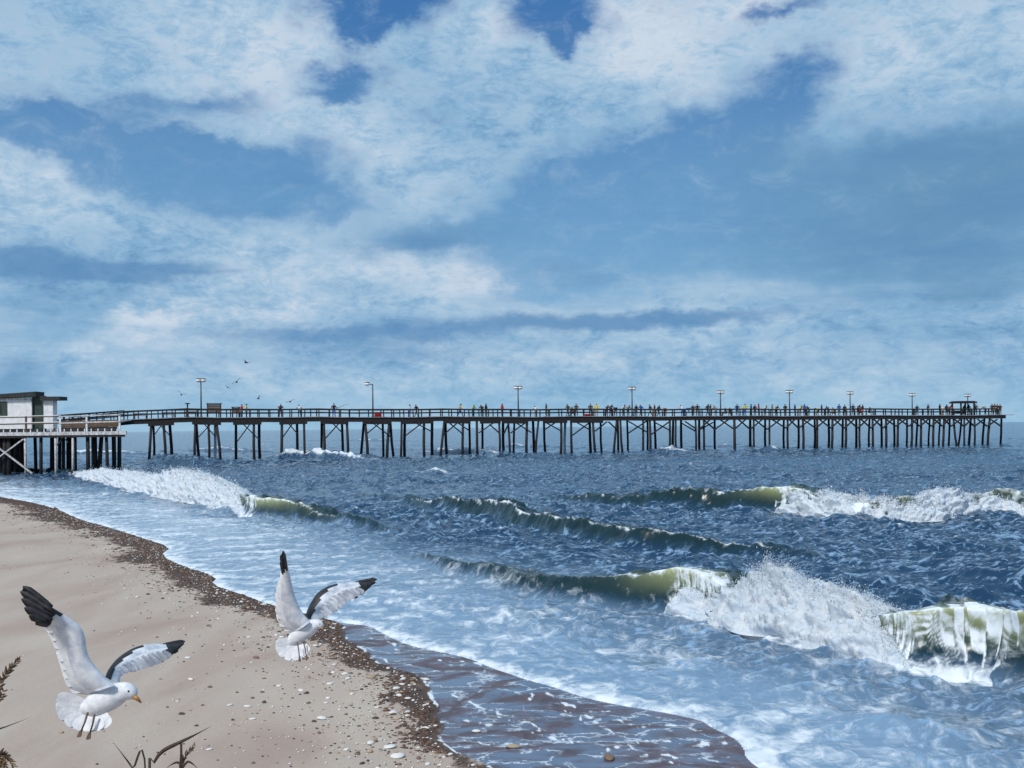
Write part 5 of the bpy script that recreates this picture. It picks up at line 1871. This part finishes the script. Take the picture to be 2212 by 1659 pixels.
def seed_head(root, org, pts, size, n, seed):
    rnd = random.Random(seed)
    st = resample([tuple(p) for p in pts], n)
    for i, p in enumerate(st):
        p = Vector(p)
        d = (Vector(st[min(i + 1, n - 1)]) - Vector(st[max(i - 1, 0)])).normalized()
        s_ = d.cross(Vector((0, 1, 0))).normalized()
        for sg in (-1, 1):
            q = (d * .8 + s_ * sg * rnd.uniform(.3, .8) + Vector((0, rnd.uniform(-.5, .5), 0))).normalized()
            L = size * rnd.uniform(.7, 1.2) * (1 - .45 * i / n)
            MB(org).tube([p, p + q * L * .3, p + q * L * .7, p + q * L], [L * .05, L * .17, L * .13, L * .02], 6, flat=.55).build('spikelet', M['seed'] if rnd.random() < .6 else M['stalk'], root, True)


def plant(px, Y, label):
    x = (px * K5 - CX) / F * Y
    z = sand_at(x, Y)
    r = empty('sea_oats_plant', (x, Y, z))
    tag(r, label, 'grass plant')
    return r, Vector((x, Y, z))


Yp = 4.0
r, o0 = plant(-60, Yp, 'dry sea oats with a brown seed head leaning in at the left edge')
a = [o0, zg(-130, 1150, Yp), zg(-60, 940, Yp), zg(-10, 830, Yp)]
blade(r, o0, a + [zg(45, 745, Yp), zg(104, 682, Yp)], .008, M['stalk'], 'stem')
seed_head(r, o0, [zg(-25, 890, Yp), zg(5, 810, Yp), zg(45, 745, Yp), zg(100, 690, Yp)], .030, 15, 3)
seed_head(r, o0, [zg(-15, 920, Yp), zg(5, 890, Yp), zg(18, 862, Yp)], .028, 5, 4)
blade(r, o0, [o0 + Vector((-.03, 0, 0)), zg(-200, 1200, Yp), zg(-60, 1090, Yp), zg(40, 1050, Yp), zg(162, 1004, Yp)], .010, M['stalk'])
r, o0 = plant(-20, 3.8, 'drooping brown seed tuft in the bottom left corner')
blade(r, o0, [o0, zg(-60, 1330, 3.8), zg(-30, 1230, 3.8), zg(20, 1205, 3.8), zg(60, 1240, 3.8)], .008, M['stalk'], 'stem')
seed_head(r, o0, [zg(-40, 1240, 3.8), zg(0, 1205, 3.8), zg(40, 1220, 3.8), zg(72, 1262, 3.8), zg(90, 1300, 3.8)], .032, 17, 5)
seed_head(r, o0, [zg(-30, 1270, 3.8), zg(10, 1250, 3.8), zg(40, 1290, 3.8)], .03, 10, 6)
r, o0 = plant(770, 4.2, 'dry bent grass blades rising from the bottom edge right of the nearest gull')
Yq = 4.2
blade(r, o0, [o0, zg(800, 1420, Yq), zg(720, 1277, Yq), zg(668, 1205, Yq), zg(612, 1132, Yq)], .009, M['stalk'])
blade(r, o0, [o0, zg(800, 1400, Yq), zg(826, 1277, Yq), zg(878, 1192, Yq), zg(985, 1135, Yq), zg(1060, 1098, Yq), zg(1150, 1050, Yq)], .016, M['stalk'])
r, o0 = plant(985, 4.1, 'short sea oats seed head with arching blades at the bottom edge')
Yr = 4.1
blade(r, o0, [o0, zg(980, 1400, Yr), zg(992, 1277, Yr), zg(1010, 1215, Yr), zg(1052, 1158, Yr)], .008, M['stalk'], 'stem')
seed_head(r, o0, [zg(985, 1290, Yr), zg(1000, 1240, Yr), zg(1018, 1200, Yr), zg(1054, 1158, Yr)], .024, 9, 8)
blade(r, o0, [o0, zg(985, 1380, Yr), zg(995, 1285, Yr), zg(970, 1248, Yr), zg(935, 1258, Yr), zg(900, 1285, Yr)], .010, M['stalk'])
blade(r, o0, [o0, zg(990, 1380, Yr), zg(1000, 1280, Yr), zg(1020, 1244, Yr), zg(1050, 1256, Yr), zg(1085, 1290, Yr)], .010, M['stalk'])

# ------------------------------------------------------------------ shells, pebbles and wrack on the beach
M['shell_w'] = rough_mat('white_shell', (0.55, 0.53, 0.50), (0.80, 0.78, 0.76), 60.0, 0.5, (1, 1, 1), 0.2, dist=.003)
M['shell_t'] = rough_mat('tan_shell', (0.26, 0.17, 0.10), (0.52, 0.40, 0.28), 50.0, 0.55, (1, 1, 1), 0.2, dist=.003)
M['peb_d'] = rough_mat('dark_pebble', (0.03, 0.022, 0.020), (0.09, 0.065, 0.055), 40.0, 0.6, (1, 1, 1), 0.2, dist=.003)
M['peb_b'] = rough_mat('brown_pebble', (0.12, 0.07, 0.045), (0.25, 0.16, 0.11), 40.0, 0.6, (1, 1, 1), 0.2, dist=.003)
M['weed'] = rough_mat('brown_wrack', (0.045, 0.022, 0.014), (0.17, 0.095, 0.06), 12.0, 0.75, (1, 1, 1), 0.3)


def pebble_mesh(seed):
    rnd = np.random.default_rng(seed)
    mb = MB().ball((0, 0, 0), 1, 1, 1, 9, 6)
    v = np.array(mb.v)
    k = rnd.normal(0, 1, (4, 3))
    f = 1 + .16 * np.sin(v @ k[0] * 1.6 + seed) + .10 * np.sin(v @ k[1] * 2.6)
    mb.v = [tuple(a) for a in v * f[:, None]]
    return mb.mesh('pebble', True)


def shell_mesh(seed):
    """a ribbed, hollow half shell lying cup down"""
    rnd = np.random.default_rng(seed)
    n, m_ = 15, 6
    vs, fs = [], []
    for lay, th in ((0, 1.0), (1, .88)):
        for j in range(m_):
            r_ = (j + .3) / m_
            for i in range(n):
                a = math.pi * (i / (n - 1)) * 1.12 - .19
                rib = 1 + .05 * (1 if i % 2 else -1) * r_
                x = math.cos(a) * r_ * rib * th
                y = (math.sin(a) * 1.15 * r_ * rib - .45) * th
                z = .42 * (1 - r_ ** 2.2) * th
                vs.append((x, y, z))
    N = n * m_
    for lay in (0, 1):
        for j in range(m_ - 1):
            for i in range(n - 1):
                a = lay * N + j * n + i
                q_ = (a, a + n, a + n + 1, a + 1)
                fs.append(q_[::-1] if lay == 0 else q_)
    for i in range(n - 1):
        a = (m_ - 1) * n + i
        fs.append((a, a + 1, a + N + 1, a + N))
    me = bpy.data.meshes.new('shell')
    me.from_pydata(vs, [], fs)
    me.polygons.foreach_set('use_smooth', [True] * len(fs))
    me.update()
    return me


PEB = [pebble_mesh(k) for k in range(6)]
SHM = [shell_mesh(k) for k in range(3)]


def variant(me, mat):
    key = (me.name, mat.name)
    if key not in VAR:
        c = me.copy()
        c.materials.clear()
        c.materials.append(mat)
        VAR[key] = c
    return VAR[key]


VAR = {}


def lay_on(me, mat, name, x, y, sx, sy, sz, rot, lift=.5):
    o = bpy.data.objects.new(name, variant(me, mat))
    COL.objects.link(o)
    o.location = (x, y, sand_at(x, y) + sz * lift)
    o.scale = (sx, sy, sz)
    o.rotation_euler = (random.uniform(-.15, .15), random.uniform(-.15, .15), rot)
    return o


def z6(x, y):
    return (658 + x * .3721, 1097 + y * .3721)


def z5(x, y):
    return (x * K5, 1152 + y * K5)


def on_sand(px, py):
    g = ground(px, py, 0.0)
    for _ in range(4):
        g = ground(px, py, sand_at(g.x, g.y))
    return g


BIG = [(z5(1635, 858), .10, 'shell_w', 'bright white shell beside a dark piece added as its shadow on the dry sand below the farther gull'),
       (z5(1668, 872), .08, 'peb_d', 'dark round piece added as the shadow of a bright white shell below the farther gull'),  # pebble mesh used as a painted shadow of the shell
       (z5(2010, 788), .15, 'shell_t', 'large tan clam shell on the dark wrack band at the waterline'),
       (z5(1745, 1012), .16, 'shell_w', 'long curved white shell lying alone on the sand near the bottom'),
       (z5(1872, 770), .10, 'shell_w', 'white shell half sunk in the dark band left of a tan clam'),
       (z5(2125, 1170), .17, 'shell_w', 'long pale shell near the water at the bottom edge'),
       (z5(2165, 1222), .19, 'shell_w', 'largest white shell at the bottom edge by the waterline'),
       (z5(1885, 1180), .08, 'shell_w', 'small white shell on sand left of two long pale shells'),
       (z5(1680, 925), .07, 'peb_b', 'brown pebble just below a bright white shell'),
       (z5(1430, 866), .06, 'peb_d', 'lone dark pebble on clean sand left of the shells'),
       (z5(1325, 604), .06, 'peb_d', 'dark pebble pair member left of the farther gull tail'),
       (z5(1378, 1252), .06, 'peb_b', 'reddish brown pebble at the bottom edge beside grass'),
       (z6(235, 965), .10, 'shell_w', 'white scallop on the brown band right of the farther gull legs'),
       (z6(385, 985), .14, 'shell_t', 'grey tan shell on the brown band at centre'),
       (z6(700, 1000), .14, 'shell_w', 'curved pale shell at the tip of the brown band'),
       (z6(600, 1110), .11, 'shell_w', 'oval pale shell on wet brown sand near the water'),
       (z6(330, 1055), .07, 'peb_d', 'dark pebble on the edge of the brown band'),
       (z6(1000, 1302), .13, 'shell_w', 'white shell lying in the thin film of water'),
       (z6(1205, 1395), .20, 'shell_t', 'broad tan shell awash in the thin film of water'),
       (z6(1765, 1456), .16, 'peb_b', 'large brown stone awash at the bottom edge of the water film'),
       (z6(760, 1268), .08, 'shell_w', 'small white shell right on the foam line')]
for i, (q, sz, mt, lb) in enumerate(BIG):
    g = on_sand(*q)
    if mt.startswith('peb'):
        o = lay_on(PEB[i % 6], M[mt], 'pebble', g.x, g.y, sz * .60, sz * .42, sz * .22, random.uniform(0, 6), .45)
        tag(o, lb, 'pebble', 'pebbles along the waterline')
    else:
        o = lay_on(SHM[i % 3], M[mt], 'shell', g.x, g.y, sz * .62, sz * .5, sz * .6, random.uniform(-.5, .5) + math.pi, .02)
        tag(o, lb, 'shell', 'shells along the waterline')

# more pebbles: individuals first (largest in view), then fine grit as one mass
cand = []
Ld = np.concatenate([[0], np.cumsum(np.linalg.norm(np.diff(L1, axis=0), axis=1))])
for i in range(4200):
    yv = math.exp(random.uniform(math.log(12.5), math.log(62)))
    k = np.argmin(np.abs(L1[:, 1] - yv))
    inl_ = random.expovariate(1 / np.interp(yv, [12, 18, 26, 40, 60], [.95, .95, .80, 1.0, 1.4])) + .05
    xv = np.interp(-yv, -L1[:, 1], L1[:, 0]) - inl_ * 1.15
    cand.append((xv, yv, inl_))
X_, Y_ = np.array([c[0] for c in cand]), np.array([c[1] for c in cand])
ok = sdist(X_, Y_, L1) < -.03
ZZ_ = sand_z(X_, Y_)
cand = [(x, y, z) for x, y, z, k in zip(X_, Y_, ZZ_, ok) if k]
n_ind = 0
KIND = [('shell_w', 'small white shell fragment scattered on the sand by the waterline', 'shell', 'shell fragments by the waterline', 'shell_fragment'),
        ('peb_d', 'small dark pebble scattered on the sand by the waterline', 'pebble', 'dark pebbles by the waterline', 'pebble'),
        ('peb_b', 'small brown pebble scattered on the sand by the waterline', 'pebble', 'brown pebbles by the waterline', 'pebble'),
        ('shell_t', 'small tan shell fragment scattered on the sand by the waterline', 'shell', 'tan shell fragments by the waterline', 'shell_fragment')]
gp, gr_ = [], []
for x, y, z in cand:
    if n_ind < 280 and y < 30 and random.random() < .25:
        kd = random.choices(KIND, (4, 3.2, 2, 1.6))[0]
        sz = random.uniform(.018, .042) * (1 + .018 * (y - 12))
        o = bpy.data.objects.new(kd[4], variant(PEB[n_ind % 6], M[kd[0]]))
        COL.objects.link(o)
        o.location = (x, y, z + sz * .2)
        o.scale = (sz * random.uniform(.8, 1.5), sz * random.uniform(.7, 1.1), sz * random.uniform(.35, .65))
        o.rotation_euler = (0, 0, random.uniform(0, 6))
        px_ = CX + x / y * F
        py_ = CY + (EYE - z) / y * F
        zone = ('at the bottom edge of the picture' if py_ > 1600 else 'on the sand below the farther gull' if py_ > 1430 and px_ < 760 else 'on the sand right of the farther gull' if py_ > 1430
                else 'beside the tail of the farther gull' if py_ > 1330 else 'along the dark band behind the farther gull')
        tag(o, kd[1].replace('scattered on the sand by the waterline', zone), kd[2], kd[3] + ', ' + zone)
        n_ind += 1
    else:
        gp.append((x, y, z + .006))
        gr_.append(random.uniform(.010, .024) * (1 + .02 * (y - 12)))
gp, gr_ = np.array(gp), np.array(gr_)
sel = RNG.random(len(gp))
for k, (mt, lo, hi, lb) in enumerate((('shell_w', 0, .42, 'fine white shell grit strewn along the tide line'), ('peb_d', .42, .75, 'fine dark gravel strewn along the tide line'), ('shell_t', .75, 1.0, 'fine tan shell grit strewn along the tide line'))):
    mk = (sel >= lo) & (sel < hi)
    V, Fc = octa_cloud(gp[mk], gr_[mk])
    V[:, 2] = np.repeat(gp[mk][:, 2], 6) + (V[:, 2] - np.repeat(gp[mk][:, 2], 6)) * .5
    tag(link('shell_grit' if 'shell' in mt else 'gravel', mesh_np('grit', V, Fc), M[mt]), lb, 'grit', kind='stuff')
# clumps of seaweed and debris along the last tide line
n = 5200
yv = np.exp(RNG.uniform(np.log(14.5), np.log(75), n))
wv = np.interp(yv, [14, 18, 24, 35, 60, 80], [.35, .7, 1.2, 1.5, 2.4, 2.2])
xv = np.interp(-yv, -L1[:, 1], L1[:, 0]) - np.abs(RNG.normal(0, .55, n)) * wv - .05
ok = (sdist(xv, yv, L1) < -.02) & (fbm(xv * 1.1, yv * .8, 3, .6, 77) > -.18)
xv, yv = xv[ok], yv[ok]
zv = sand_z(xv, yv)
V, Fc = octa_cloud(np.stack([xv, yv, zv + .004], -1), RNG.lognormal(-3.5, .45, len(xv)) * np.interp(yv, [14, 60], [.8, 2.0]))
V[:, 2] = np.repeat(zv, 6) + (V[:, 2] - np.repeat(zv, 6)) * .38
tag(link('seaweed_wrack', mesh_np('seaweed_wrack', V, Fc), M['weed']), 'dark brown seaweed and debris left along the tide line', 'seaweed', kind='stuff')
